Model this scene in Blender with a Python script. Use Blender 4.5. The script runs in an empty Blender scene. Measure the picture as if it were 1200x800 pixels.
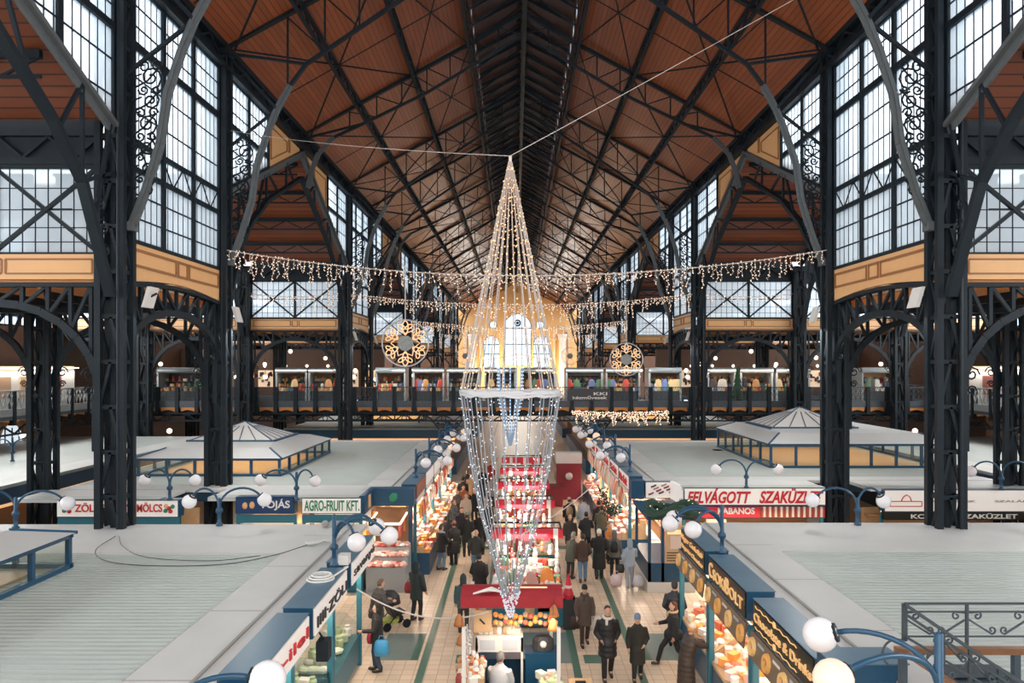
import bpy, math, random
from mathutils import Vector, Matrix
R = random.Random(7)
S = bpy.context.scene
COL = S.collection
pi = math.pi
F, VX, VY, CX, CZ = 850.0, 604.0, 428.0, -0.42, 7.8   # focal length in px, vanishing point, eye

def W(px, py, d):
    s = F / d
    return ((px - VX) / s + CX, d, CZ - (py - VY) / s)
def ground(px, py, z=0.0):
    s = (py - VY) / (CZ - z)
    return ((px - VX) / s + CX, F / s, z)

# ---------------------------------------------------------------- mesh helper
class MB:
    def __init__(self):
        self.v = []; self.f = []; self.m = []; self.c = 0
    def _add(self, vs, fs):
        b = len(self.v)
        self.v.extend([tuple(p) for p in vs])
        self.f.extend([tuple(b + i for i in q) for q in fs])
        self.m.extend([self.c] * len(fs))
        return self
    def box(self, x0, y0, z0, x1, y1, z1):
        x0, x1 = min(x0, x1), max(x0, x1); y0, y1 = min(y0, y1), max(y0, y1); z0, z1 = min(z0, z1), max(z0, z1)
        return self._add([(x0,y0,z0),(x1,y0,z0),(x1,y1,z0),(x0,y1,z0),(x0,y0,z1),(x1,y0,z1),(x1,y1,z1),(x0,y1,z1)],
            [(0,3,2,1),(4,5,6,7),(0,1,5,4),(1,2,6,5),(2,3,7,6),(3,0,4,7)])
    def bar(self, p, q, w, h=None, up=(0, 0, 1)):
        p, q = Vector(p), Vector(q); h = w if h is None else h
        d = q - p
        if d.length < 1e-6: return self
        d.normalize(); u = Vector(up)
        if abs(d.dot(u)) > .98: u = Vector((0, 1, 0)) if abs(d.y) < .9 else Vector((1, 0, 0))
        a = d.cross(u).normalized() * (w / 2); b = a.cross(d).normalized() * (h / 2)
        return self._add([p-a-b, p+a-b, p+a+b, p-a+b, q-a-b, q+a-b, q+a+b, q-a+b],
            [(0,3,2,1),(4,5,6,7),(0,1,5,4),(1,2,6,5),(2,3,7,6),(3,0,4,7)])
    def path(self, pts, w, h=None, up=(0, 0, 1)):
        for a, b in zip(pts, pts[1:]): self.bar(a, b, w, h, up)
        return self
    def tube(self, pts, r, n=6, closed=False):
        pts = [Vector(p) for p in pts]; k = len(pts)
        rs = r if isinstance(r, (list, tuple)) else [r] * k
        vs = []; ref = None
        for i, p in enumerate(pts):
            if closed: t = pts[(i + 1) % k] - pts[i - 1]
            else: t = pts[min(i + 1, k - 1)] - pts[max(i - 1, 0)]
            if t.length < 1e-9: t = Vector((0, 0, 1))
            t.normalize()
            if ref is None:
                ref = Vector((0, 0, 1)) if abs(t.z) < .9 else Vector((1, 0, 0))
            a = ref - t * ref.dot(t)
            if a.length < 1e-4: a = t.orthogonal()
            a.normalize(); b = t.cross(a); ref = a
            for j in range(n):
                an = 2 * pi * j / n
                vs.append(p + (a * math.cos(an) + b * math.sin(an)) * rs[i])
        fs = []
        for i in range(k if closed else k - 1):
            i2 = (i + 1) % k
            for j in range(n):
                j2 = (j + 1) % n
                fs.append((i*n+j, i*n+j2, i2*n+j2, i2*n+j))
        if not closed:
            fs.append(tuple(range(n - 1, -1, -1))); fs.append(tuple((k-1)*n + j for j in range(n)))
        return self._add(vs, fs)
    def loft(self, secs, n=10):       # secs: (cx, cy, z, rx, ry) horizontal ellipses
        vs = []
        for cx, cy, z, rx, ry in secs:
            for j in range(n):
                a = 2 * pi * j / n
                vs.append((cx + rx * math.cos(a), cy + ry * math.sin(a), z))
        k = len(secs); fs = []
        for i in range(k - 1):
            for j in range(n):
                j2 = (j + 1) % n
                fs.append((i*n+j, i*n+j2, (i+1)*n+j2, (i+1)*n+j))
        fs.append(tuple(range(n - 1, -1, -1))); fs.append(tuple((k-1)*n + j for j in range(n)))
        return self._add(vs, fs)
    def lathe(self, prof, c=(0, 0, 0), n=14):
        return self.loft([(c[0], c[1], c[2] + z, max(r, 1e-4), max(r, 1e-4)) for r, z in prof], n)
    def ball(self, c, r, n=10, sz=1.0):
        k = max(4, n // 2 + 1)
        return self.loft([(c[0], c[1], c[2] - r*sz*math.cos(pi*i/k), max(r*math.sin(pi*i/k), r*.02), max(r*math.sin(pi*i/k), r*.02)) for i in range(k + 1)], n)
    def octa(self, c, r, sz=1.0):
        x, y, z = c
        return self._add([(x+r,y,z),(x-r,y,z),(x,y+r,z),(x,y-r,z),(x,y,z+r*sz),(x,y,z-r*sz)],
            [(0,2,4),(2,1,4),(1,3,4),(3,0,4),(2,0,5),(1,2,5),(3,1,5),(0,3,5)])
    def poly(self, pts): return self._add(pts, [tuple(range(len(pts)))])
    def prism(self, pts, off):
        n = len(pts); o = Vector(off)
        vs = [Vector(p) for p in pts] + [Vector(p) + o for p in pts]
        fs = [tuple(range(n - 1, -1, -1)), tuple(range(n, 2 * n))]
        fs += [(i, (i+1) % n, n + (i+1) % n, n + i) for i in range(n)]
        return self._add(vs, fs)
    def mesh(self, name, mats):
        me = bpy.data.meshes.new(name)
        me.from_pydata(self.v, [], self.f)
        for m in (mats if isinstance(mats, (list, tuple)) else [mats]): me.materials.append(m)
        if len(me.materials) > 1: me.polygons.foreach_set('material_index', self.m)
        me.update()
        return me
    def build(self, name, mats, parent=None, smooth=False, **kw):
        me = self.mesh(name, mats)
        if smooth: me.polygons.foreach_set('use_smooth', [True] * len(me.polygons))
        return link(name, me, parent, **kw)

def link(name, me, parent=None, label=None, cat=None, group=None, kind=None, loc=None, rz=0):
    o = bpy.data.objects.new(name, me); COL.objects.link(o)
    if parent is not None: o.parent = parent
    if loc is not None: o.location = loc
    if rz: o.rotation_euler = (0, 0, rz)
    return tag(o, label, cat, group, kind)
def tag(o, label=None, cat=None, group=None, kind=None):
    if label: o['label'] = label
    if cat: o['category'] = cat
    if group: o['group'] = group
    if kind: o['kind'] = kind
    return o
def thing(name, label, cat, loc=(0, 0, 0), rz=0, group=None, kind=None):
    return link(name, None, None, label, cat, group, kind, loc, rz)
def kids(o): return KID.get(o.name) or [c for c in o.children]
KID = {}
def dup(o, loc=None, rz=None, label=None, group=None, scale=None):
    def cp(a, par):
        c = a.copy(); COL.objects.link(c)
        if par is not None: c.parent = par
        KID[c.name] = [cp(ch, c) for ch in kids(a)]
        return c
    if o.name not in KID: KID[o.name] = [c for c in o.children]
    r = cp(o, None)
    if loc is not None: r.location = loc
    if rz is not None: r.rotation_euler = (0, 0, rz)
    if scale is not None: r.scale = (scale,) * 3 if isinstance(scale, (int, float)) else scale
    if label: r['label'] = label
    if group: r['group'] = group
    return r
def struct(mb, name, mat, label, cat, parent=None, smooth=False, group=None):
    return mb.build(name, mat, parent, smooth, label=label, cat=cat, kind='structure', group=group)

def arc(c, r, a0, a1, n, ax=(1, 0, 0), ay=(0, 0, 1), ry=None):
    c, ax, ay = Vector(c), Vector(ax), Vector(ay); ry = r if ry is None else ry
    return [c + ax * (r * math.cos(a0 + (a1-a0)*i/n)) + ay * (ry * math.sin(a0 + (a1-a0)*i/n)) for i in range(n + 1)]
def smooth(pts, k=5):
    P = [Vector(p) for p in pts]; P = [P[0]*2 - P[1]] + P + [P[-1]*2 - P[-2]]; out = []
    for i in range(1, len(P)-2):
        for q in range(k):
            t = q/k; a, b, c, d = P[i-1:i+3]
            out.append(.5*((2*b) + (c-a)*t + (2*a-5*b+4*c-d)*t*t + (3*b-a-3*c+d)*t**3))
    return out + [P[-2]]
def spiral(c, r, turns, n, ax, ay, a0=0.0, sgn=1):
    c, ax, ay = Vector(c), Vector(ax), Vector(ay); out = []
    for i in range(n + 1):
        t = i / n; a = a0 + sgn * turns * 2 * pi * t; q = r * (1 - .8 * t)
        out.append(c + ax * (q * math.cos(a)) + ay * (q * math.sin(a)))
    return out

# ---------------------------------------------------------------- materials
def mat(name, col, rough=.5, metal=0.0, emit=None, es=0.0, spec=.5, coat=0.0, noise=0.0, nscale=6.0, sample=True):
    m = bpy.data.materials.new(name); m.use_nodes = True
    nt = m.node_tree; b = nt.nodes['Principled BSDF']
    b.inputs['Base Color'].default_value = (*col, 1)
    b.inputs['Roughness'].default_value = rough; b.inputs['Metallic'].default_value = metal
    b.inputs['Specular IOR Level'].default_value = spec
    if coat: b.inputs['Coat Weight'].default_value = coat
    if emit is not None:
        b.inputs['Emission Color'].default_value = (*emit, 1); b.inputs['Emission Strength'].default_value = es
        if not sample: m.cycles.emission_sampling = 'NONE'
    if noise:
        tc = nt.nodes.new('ShaderNodeTexCoord'); nz = nt.nodes.new('ShaderNodeTexNoise')
        nz.inputs['Scale'].default_value = nscale; nz.inputs['Detail'].default_value = 4
        mx = nt.nodes.new('ShaderNodeMix'); mx.data_type = 'RGBA'
        mx.inputs[6].default_value = (*[c * (1 - noise) for c in col], 1)
        mx.inputs[7].default_value = (*[min(1, c * (1 + noise)) for c in col], 1)
        nt.links.new(tc.outputs['Object'], nz.inputs['Vector'])
        nt.links.new(nz.outputs['Fac'], mx.inputs[0])
        nt.links.new(mx.outputs[2], b.inputs['Base Color'])
    return m

class NG:       # tiny node-graph builder
    def __init__(self, m): self.nt = m.node_tree; self.L = self.nt.links.new
    def n(self, t, **kw):
        x = self.nt.nodes.new(t)
        for k, v in kw.items(): setattr(x, k, v)
        return x
    def math(self, op, a, b=None):
        x = self.n('ShaderNodeMath', operation=op)
        for i, q in enumerate((a, b)):
            if q is None: continue
            if isinstance(q, (int, float)): x.inputs[i].default_value = q
            else: self.L(q, x.inputs[i])
        return x.outputs[0]
    def mix(self, fac, a, b):
        x = self.n('ShaderNodeMix', data_type='RGBA')
        for i, q in ((0, fac), (6, a), (7, b)):
            if isinstance(q, (int, float)): x.inputs[i].default_value = q
            elif isinstance(q, tuple): x.inputs[i].default_value = (*q, 1)
            else: self.L(q, x.inputs[i])
        return x.outputs[2]

def boards(name, col, dark, axis, width, rough=.38):
    m = mat(name, col, rough); g = NG(m); b = m.node_tree.nodes['Principled BSDF']
    tc = g.n('ShaderNodeTexCoord'); sp = g.n('ShaderNodeSeparateXYZ'); g.L(tc.outputs['Object'], sp.inputs[0])
    u = g.math('DIVIDE', sp.outputs['XYZ'.index(axis)], width)
    fr = g.math('FRACT', u); fl = g.math('FLOOR', u)
    gap = g.math('LESS_THAN', fr, .14)
    wn = g.n('ShaderNodeTexWhiteNoise', noise_dimensions='1D'); g.L(fl, wn.inputs['W'])
    nz = g.n('ShaderNodeTexNoise'); nz.inputs['Scale'].default_value = .35; g.L(tc.outputs['Object'], nz.inputs['Vector'])
    k = g.math('ADD', g.math('MULTIPLY', wn.outputs['Value'], .5), g.math('MULTIPLY', nz.outputs['Fac'], .5))
    c = g.mix(k, tuple(x * .72 for x in col), tuple(min(1, x * 1.28) for x in col))
    g.L(g.mix(gap, c, dark), b.inputs['Base Color'])
    bp = g.n('ShaderNodeBump'); bp.inputs['Strength'].default_value = .5; bp.inputs['Distance'].default_value = .02
    g.L(g.math('SUBTRACT', 1.0, gap), bp.inputs['Height']); g.L(bp.outputs[0], b.inputs['Normal'])
    return m

def tiles(name, col, grout, size):
    m = mat(name, col, .33); g = NG(m); b = m.node_tree.nodes['Principled BSDF']
    tc = g.n('ShaderNodeTexCoord'); bt = g.n('ShaderNodeTexBrick', offset=0.0, squash=1.0)
    bt.inputs['Color1'].default_value = (*[c * 1.05 for c in col], 1); bt.inputs['Color2'].default_value = (*[c * .88 for c in col], 1)
    bt.inputs['Mortar'].default_value = (*grout, 1); bt.inputs['Scale'].default_value = 1.0
    bt.inputs['Mortar Size'].default_value = size * .035
    bt.inputs['Brick Width'].default_value = size; bt.inputs['Row Height'].default_value = size
    g.L(tc.outputs['Object'], bt.inputs['Vector'])
    nz = g.n('ShaderNodeTexNoise'); nz.inputs['Scale'].default_value = .8; nz.inputs['Detail'].default_value = 5
    g.L(tc.outputs['Object'], nz.inputs['Vector'])
    g.L(g.mix(g.math('MULTIPLY', nz.outputs['Fac'], .35), bt.outputs['Color'], tuple(c * .6 for c in col)), b.inputs['Base Color'])
    return m

M = {}
M['iron'] = mat('dark_painted_iron', (.010, .016, .022), .52, spec=.26, noise=.35, nscale=3)
M['iron_lit'] = mat('window_lit_iron', (.10, .11, .115), .4, noise=.2)  # same iron, made paler to stand for window light shining on it
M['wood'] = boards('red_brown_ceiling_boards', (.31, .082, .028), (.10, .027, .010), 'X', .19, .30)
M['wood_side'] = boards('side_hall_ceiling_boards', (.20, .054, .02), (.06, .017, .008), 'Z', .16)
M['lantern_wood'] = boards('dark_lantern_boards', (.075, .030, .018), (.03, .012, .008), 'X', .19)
M['ochre'] = mat('ochre_painted_panel', (.83, .455, .20), .5, noise=.06, nscale=2)
M['ochre_line'] = mat('brown_moulding', (.33, .14, .05), .5)
M['vault'] = mat('orange_vault_paint', (.62, .24, .06), .55, noise=.15)
M['zinc'] = mat('pale_zinc_roof', (.66, .76, .85), .5)
M['ribbed'] = mat('pale_ribbed_roof_sheet', (.41, .45, .43), .45, noise=.10, nscale=1.3)
M['apron'] = mat('pale_grey_roof_board', (.545, .55, .54), .5, noise=.10, nscale=1.0)
M['seam'] = mat('roof_seam', (.30, .29, .27), .6)
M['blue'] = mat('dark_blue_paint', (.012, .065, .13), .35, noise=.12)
M['blue_top'] = mat('sky_lit_blue_sheet', (.085, .165, .235), .33, noise=.2, nscale=1.5)  # blue paint lightened in colour to stand for reflected sky
M['teal'] = mat('teal_blue_paint', (.03, .16, .22), .4)
M['white'] = mat('white_panel', (.78, .75, .71), .45)
M['signwhite'] = mat('backlit_white_sign', (.80, .76, .72), .4, emit=(1, .9, .82), es=.22)
M['signblack'] = mat('black_sign', (.016, .014, .012), .35)
M['signblue'] = mat('blue_sign', (.015, .05, .14), .4)
M['gold'] = mat('gold_lettering', (.85, .52, .22), .35, emit=(1, .6, .25), es=.25)
M['red'] = mat('red_lettering', (.55, .025, .03), .45)
M['green_l'] = mat('green_lettering', (.02, .22, .12), .45)
M['blackl'] = mat('black_lettering', (.03, .03, .03), .5)
M['redcloth'] = mat('red_awning_cloth', (.36, .018, .03), .5, noise=.2, nscale=4)
M['redtrim'] = mat('red_valance', (.60, .02, .04), .5)
M['globe'] = mat('opal_globe', (.74, .72, .74), .22, emit=(1, .96, .97), es=.06)
M['globe_warm'] = mat('lit_opal_globe', (.75, .58, .46), .25, emit=(1, .66, .45), es=.5)
M['globe_far'] = mat('bright_lit_globe', (.9, .85, .8), .3, emit=(1, .84, .66), es=2.2)
M['bulbw'] = mat('warm_fairy_bulb', (1, .7, .4), .4, emit=(1, .43, .14), es=1.35, sample=False)
M['bulbg'] = mat('gold_fairy_bulb', (1, .8, .6), .4, emit=(1, .72, .55), es=.95, sample=False)
M['bulbc'] = mat('cool_fairy_bulb', (.8, .9, 1), .4, emit=(.82, .9, 1), es=1.0, sample=False)
M['strand'] = mat('pale_light_strand', (.42, .35, .31), .4, emit=(1, .80, .68), es=.03, sample=False)
M['strandc'] = mat('frosty_light_strand', (.27, .29, .32), .4, emit=(.82, .88, 1), es=.02, sample=False)
M['tinsel'] = mat('white_tinsel', (.55, .55, .57), .5, emit=(.9, .92, 1), es=.02, sample=False)
M['rope'] = mat('amber_rope_light', (.9, .6, .35), .4, emit=(1, .56, .30), es=.65, sample=False)
M['wire'] = mat('pale_wire', (.62, .55, .50), .4)
M['wired'] = mat('dark_cable', (.05, .05, .05), .5)
M['cream'] = mat('cream_plaster', (.70, .56, .38), .7, noise=.1, nscale=1)
M['endwall'] = mat('ochre_end_wall_plaster', (.78, .47, .20), .6, noise=.12, nscale=.7)
M['plaster'] = mat('white_plaster', (.68, .66, .62), .7, noise=.08, nscale=1)
M['brownwall'] = mat('brown_shop_wall', (.30, .15, .07), .6, noise=.2, nscale=2)
M['dimwall'] = mat('dimmed_brown_wall', (.11, .055, .032), .65, noise=.25, nscale=1.5)  # brown wall darkened in colour to stand for dimness far back
M['steel'] = mat('brushed_kiosk_steel', (.38, .42, .44), .35, .35)
M['deck'] = mat('blue_grey_deck_steel', (.055, .075, .095), .45, noise=.25, nscale=4)
M['rail'] = mat('grey_railing_iron', (.045, .06, .07), .42)
M['rail_pale'] = mat('pale_grey_lattice', (.27, .28, .28), .5)
M['woodrail'] = mat('varnished_timber', (.22, .10, .045), .35, noise=.3, nscale=9)
M['glass_case'] = None
M['lightwood'] = mat('light_timber', (.62, .40, .22), .5, noise=.15, nscale=8)
M['cabinet_dark'] = mat('dark_counter', (.04, .045, .05), .45)
M['inlay'] = mat('green_floor_tile', (.075, .16, .125), .3, noise=.15, nscale=2)
M['inlay_b'] = mat('grey_blue_floor_tile', (.17, .225, .215), .3, noise=.15, nscale=2)
M['floor'] = tiles('beige_floor_tiles', (.74, .59, .45), (.42, .32, .23), .30)
M['lampwarm'] = mat('warm_shop_lamp', (1, .9, .8), .4, emit=(1, .72, .45), es=2.6)
M['lampwhite'] = mat('white_shop_lamp', (1, 1, 1), .4, emit=(1, .93, .82), es=2.4)
M['lit_shop'] = mat('lit_shop_window', (.8, .6, .45), .4, emit=(1, .70, .45), es=.45)
M['gloworange'] = mat('orange_lit_pilaster', (.9, .6, .35), .4, emit=(1, .55, .25), es=.8)
def pane_mat(name, tint, refl=.08):
    m = bpy.data.materials.new(name); m.use_nodes = True; nt = m.node_tree
    for n in list(nt.nodes): nt.nodes.remove(n)
    o = nt.nodes.new('ShaderNodeOutputMaterial'); t = nt.nodes.new('ShaderNodeBsdfTransparent'); gl = nt.nodes.new('ShaderNodeBsdfGlossy')
    mx = nt.nodes.new('ShaderNodeMixShader'); mx.inputs[0].default_value = refl
    t.inputs[0].default_value = (*tint, 1); gl.inputs['Roughness'].default_value = .15
    nt.links.new(t.outputs[0], mx.inputs[1]); nt.links.new(gl.outputs[0], mx.inputs[2]); nt.links.new(mx.outputs[0], o.inputs[0])
    return m
M['pane'] = pane_mat('window_glass', (.90, .95, .97), .06)
_nt = M['pane'].node_tree; _tl = _nt.nodes.new('ShaderNodeBsdfTranslucent'); _tl.inputs[0].default_value = (.86, .93, .97, 1)   # dusty glass scatters part of the daylight
_m2 = _nt.nodes.new('ShaderNodeMixShader'); _m2.inputs[0].default_value = .42
_o = [n for n in _nt.nodes if n.type == 'OUTPUT_MATERIAL'][0]; _src = _o.inputs[0].links[0].from_socket
_nt.links.new(_src, _m2.inputs[1]); _nt.links.new(_tl.outputs[0], _m2.inputs[2]); _nt.links.new(_m2.outputs[0], _o.inputs[0])
M['glass_case'] = pane_mat('display_glass', (.92, .96, .95), .10)
def cm(rgb, rough=.55, **k):      # cloth / goods colour cache
    key = ('c', rgb, rough)
    if key not in M: M[key] = mat('cloth_%02x%02x%02x' % tuple(int(c * 255) for c in rgb), rgb, rough, **k)
    return M[key]

# ---------------------------------------------------------------- lettering
BOLD = .022
def text_mesh(body, font_shear=0.0):
    cu = bpy.data.curves.new('lettering', 'FONT'); cu.body = body; cu.extrude = .012; cu.shear = font_shear; cu.offset = BOLD
    o = bpy.data.objects.new('lettering_source', cu); COL.objects.link(o)
    bpy.context.view_layer.update()
    dg = bpy.context.evaluated_depsgraph_get()
    me = bpy.data.meshes.new_from_object(o.evaluated_get(dg))
    bpy.data.objects.remove(o); bpy.data.curves.remove(cu)
    return me
def lettering(body, parent, origin, right, up, w, h, m, label=None, shear=0.0, bold=0.0):
    me = text_mesh(body, shear)
    xs = [v.co.x for v in me.vertices]; ys = [v.co.y for v in me.vertices]
    x0, x1, y0, y1 = min(xs), max(xs), min(ys), max(ys)
    r, u = Vector(right).normalized(), Vector(up).normalized(); n = r.cross(u); o = Vector(origin)
    for v in me.vertices:
        a = (v.co.x - x0) / (x1 - x0) * w; b = (v.co.y - y0) / (y1 - y0) * h
        v.co = o + r * a + u * b + n * (v.co.z + .012)
    me.materials.clear(); me.materials.append(m)
    return link('lettering', me, parent, label)

SIDE = {-1: 'fruit sign side', 1: 'CsokiBolt side'}
HW = 11.2
PAIRS = [(19.95, 27.0), (47.4, 54.45), (74.85, 81.9), (102.3, 109.35), (129.75, 136.8)]
END = 157.2
PW = ['beside the near roofs', 'at the bridge ends', 'beyond the bridge', 'far beyond the bridge', 'before the end wall']
# ================================================================ ARCHITECTURE
b = MB().box(-34, -6, -.3, 34, END + 2, 0)
struct(b, 'floor', M['floor'], 'beige tiled market hall floor', 'floor')
k = 0
def inlay(x0, y0, x1, y1, m, what):
    global k
    k += 1
    struct(MB().box(x0, y0, 0, x1, y1, .004), 'trim_%d' % k, m, what, 'floor inlay', group='coloured tile inlays in the aisle floor')
for x in (-2.92, 2.66, -1.36, 1.06):
    inlay(x, 8, x + .2, 150, M['inlay'], 'dark green tile stripe running along the aisle floor')
for y0 in (14.6, 19.0, 23.6, 27.8, 34, 40):
    inlay(-1.16, y0, 1.06, y0 + 2.2, M['inlay_b'], 'grey blue tile field under the aisle stalls')
for y0 in (19.2, 31):
    for sx in (-1, 1):
        inlay(sx * 3.2, y0, sx * 4.1, y0 + 1.9, M['inlay_b'], 'grey blue tile rectangle beside a stall front')
        inlay(sx * 3.0, y0, sx * 3.2, y0 + 1.9, M['inlay'], 'green edge of a tile rectangle beside a stall front')
        inlay(sx * 1.4, y0 - .2, sx * 2.0, y0 + .35, M['inlay'], 'small dark green tile block by the aisle stalls')

EAVE, SL = 19.85, .57
def zr(x): return EAVE + SL * (HW - abs(x))
LX = 2.8
for s in (-1, 1):
    p = [(s*(HW+.9), zr(HW+.9)), (s*LX, zr(LX))]
    n = Vector((s * SL, 0, 1)).normalized() * .12
    mb = MB().prism([(p[0][0], -4, p[0][1]), (p[1][0], -4, p[1][1]), (p[1][0]+n.x, -4, p[1][1]+n.z), (p[0][0]+n.x, -4, p[0][1]+n.z)], (0, END + 4, 0))
    struct(mb, 'ceiling', M['wood'], 'red brown boarded nave ceiling slope ' + SIDE[s], 'ceiling')
    # lantern: glazed upright side, then its own roof slope
    zt = zr(LX) + .95
    mb = MB()
    mb.box(s*(LX-.2), -4, zr(LX)-.05, s*(LX-.24), END, zr(LX)+.12).box(s*(LX-.2), -4, zt-.12, s*(LX-.24), END, zt)
    y = -4
    while y < END:
        mb.box(s*(LX-.2), y, zr(LX), s*(LX-.24), y + .9, zt); y += 2.0
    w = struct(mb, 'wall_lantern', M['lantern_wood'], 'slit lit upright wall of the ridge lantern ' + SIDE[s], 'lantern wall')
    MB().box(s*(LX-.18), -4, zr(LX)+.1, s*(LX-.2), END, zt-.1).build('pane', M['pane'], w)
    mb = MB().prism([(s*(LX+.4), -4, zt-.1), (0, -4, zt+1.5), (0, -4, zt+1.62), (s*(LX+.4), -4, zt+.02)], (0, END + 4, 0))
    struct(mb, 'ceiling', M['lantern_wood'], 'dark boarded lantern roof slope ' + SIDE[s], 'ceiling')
RIDGE = zr(LX) + 2.45
mb = MB().box(-.12, -4, RIDGE-.35, .12, END, RIDGE-.02)
struct(mb, 'ridge_beam', M['iron'], 'dark iron ridge beam along the lantern', 'beam')
mb = MB().box(-.10, -4, 23.6, .10, END, 23.9)
struct(mb, 'tie_beam', M['iron'], 'long dark tie beam under the lantern', 'beam')
mb = MB(); y = -3.0
while y < END:
    for s in (-1, 1): mb.bar((s*LX, y, zr(LX)+.9), (0, y, RIDGE-.1), .08, .16); mb.bar((s*LX, y, zr(LX)-.1), (0, y, RIDGE-.5), .05, .08)
    y += 1.7
struct(mb, 'lantern_rib_lattice', M['iron'], 'close set dark ribs inside the ridge lantern', 'lantern ribs')

# purlins
for s in (-1, 1):
    for i, x in enumerate((LX, 5.6, 8.4)):
        mb = MB(); z = zr(x) - .10
        mb.box(s*x-.07, -4, z-.14, s*x+.07, END, z).box(s*x-.07, -4, z-.6, s*x+.07, END, z-.5)
        y, up = -4.0, True
        while y < END:
            mb.bar((s*x, y, z - (.55 if up else .1)), (s*x, y+.85, z - (.1 if up else .55)), .07, .09); y += .85; up = not up
        struct(mb, 'purlin_beam', M['iron'], ['uppermost', 'middle', 'lowest'][i] + ' dark lattice purlin under the ceiling boards ' + SIDE[s], 'beam')

# eave girder along each side
for s in (-1, 1):
    mb = MB()
    mb.box(s*HW, -4, 18.9, s*(HW+.35), END, 19.08).box(s*HW, -4, 19.62, s*(HW+.4), END, 19.85).box(s*(HW+.3), -4, 18.9, s*(HW+.38), END, 19.85)
    y = -4.0; up = True
    while y < END:
        mb.bar((s*(HW+.05), y, 19.1 if up else 19.6), (s*(HW+.05), y+.9, 19.6 if up else 19.1), .07, .07); y += .9; up = not up
    struct(mb, 'eave_beam', M['iron'], 'dark lattice eave girder above the clerestory windows ' + SIDE[s], 'beam')

# ---------------------------------------------------------------- lattice columns
def column_mesh(h, w=.82, dpt=.68, light=False):
    posts = []
    for x in (0, w - .17):
        for y in (0, dpt - .17):
            posts.append(MB().box(x, y, 0, x + .17, y + .17, h))
    core = MB().box(w*.42, .2, 0, w*.58, dpt-.2, h)
    core.tube([(w*.80, .02, 0), (w*.80, .02, h)], .045, 8)
    lat = MB(); z = .4; i = 0
    while z < h - 1.2:
        a, bz = z, z + 1.25
        for yy in (.1, dpt - .1):
            lat.bar((.1, yy, a), (w-.1, yy, a), .05, .12)
            if i % 2: lat.bar((.1, yy, a), (w*.5, yy, bz), .05, .09)
            else: lat.bar((w-.1, yy, a), (w*.5, yy, bz), .05, .09)
        for xx in (.1, w - .1):
            lat.bar((xx, .1, a), (xx, dpt-.1, a), .05, .12)
            lat.bar((xx, .1, a if i % 2 else bz), (xx, dpt-.1, bz if i % 2 else a), .05, .09)
        z = bz; i += 1
    base = MB().box(-.08, -.08, 0, w+.08, dpt+.08, .5)
    cap = MB().box(-.05, -.05, h-.35, w+.05, dpt+.05, h)
    return posts, core, lat, base, cap
def make_column(h, label, group=None, loc=(0, 0, 0)):
    t = thing('lattice_column', label, 'column', loc, 0, group, 'structure')
    posts, core, lat, base, cap = column_mesh(h)
    for p in posts: p.build('corner_post', M['iron'], t)
    core.build('core_post', M['iron'], t); lat.build('lattice', M['iron'], t)
    base.build('base', M['iron'], t); cap.build('cap', M['iron'], t)
    return t
c0 = None
def place_col(x, y, label, group=None):
    global c0
    if c0 is None:
        c0 = make_column(EAVE - .05, label, group, (x, y, 0)); return c0
    return dup(c0, (x, y, 0), None, label, group or '')
CN = [['standing through the near stall roof', 'at the near corner of the transept'], ['standing in front of the bridge', 'behind the gallery bridge']]
for i, (a, c) in enumerate(PAIRS):
    for j, y in enumerate((a, c)):
        for s in (-1, 1):
            if i < 2: lb, gp = 'dark iron lattice nave column %s %s' % (CN[i][j], SIDE[s]), None
            else: lb, gp = 'dark iron lattice nave column beyond the gallery bridge ' + SIDE[s], 'far nave columns ' + SIDE[s]
            o = place_col(s*HW if s > 0 else -HW - .82, y, lb, gp)
            if not gp and 'group' in o: del o['group']
oc = None
for s in (-1, 1):
    for i, (a, c) in enumerate(PAIRS[:3]):
        for j, y in enumerate((a, c)):
            for x in (17.8, 24.4):
                lb = 'lattice aisle column %s row from the nave, %s, %s' % ('second' if x < 20 else 'third', ['near transept', 'far transept', 'beyond the bridge'][i] if i else ('before the transept' if j == 0 else 'at the transept edge'), SIDE[s])
                if oc is None:
                    t = thing('lattice_column', lb, 'column', (s*x if s > 0 else -x-.82, y, 0), 0, None, 'structure')
                    posts, core, lat, base, cap = column_mesh(14.3)
                    for p in posts: p.build('corner_post', M['iron'], t)
                    core.build('core_post', M['iron'], t); lat.build('lattice', M['iron'], t); base.build('base', M['iron'], t); cap.build('cap', M['iron'], t)
                    oc = t
                else: t = dup(oc, (s*x if s > 0 else -x-.82, y, 0), None, lb)
                t['group'] = 'aisle lattice columns'

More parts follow.
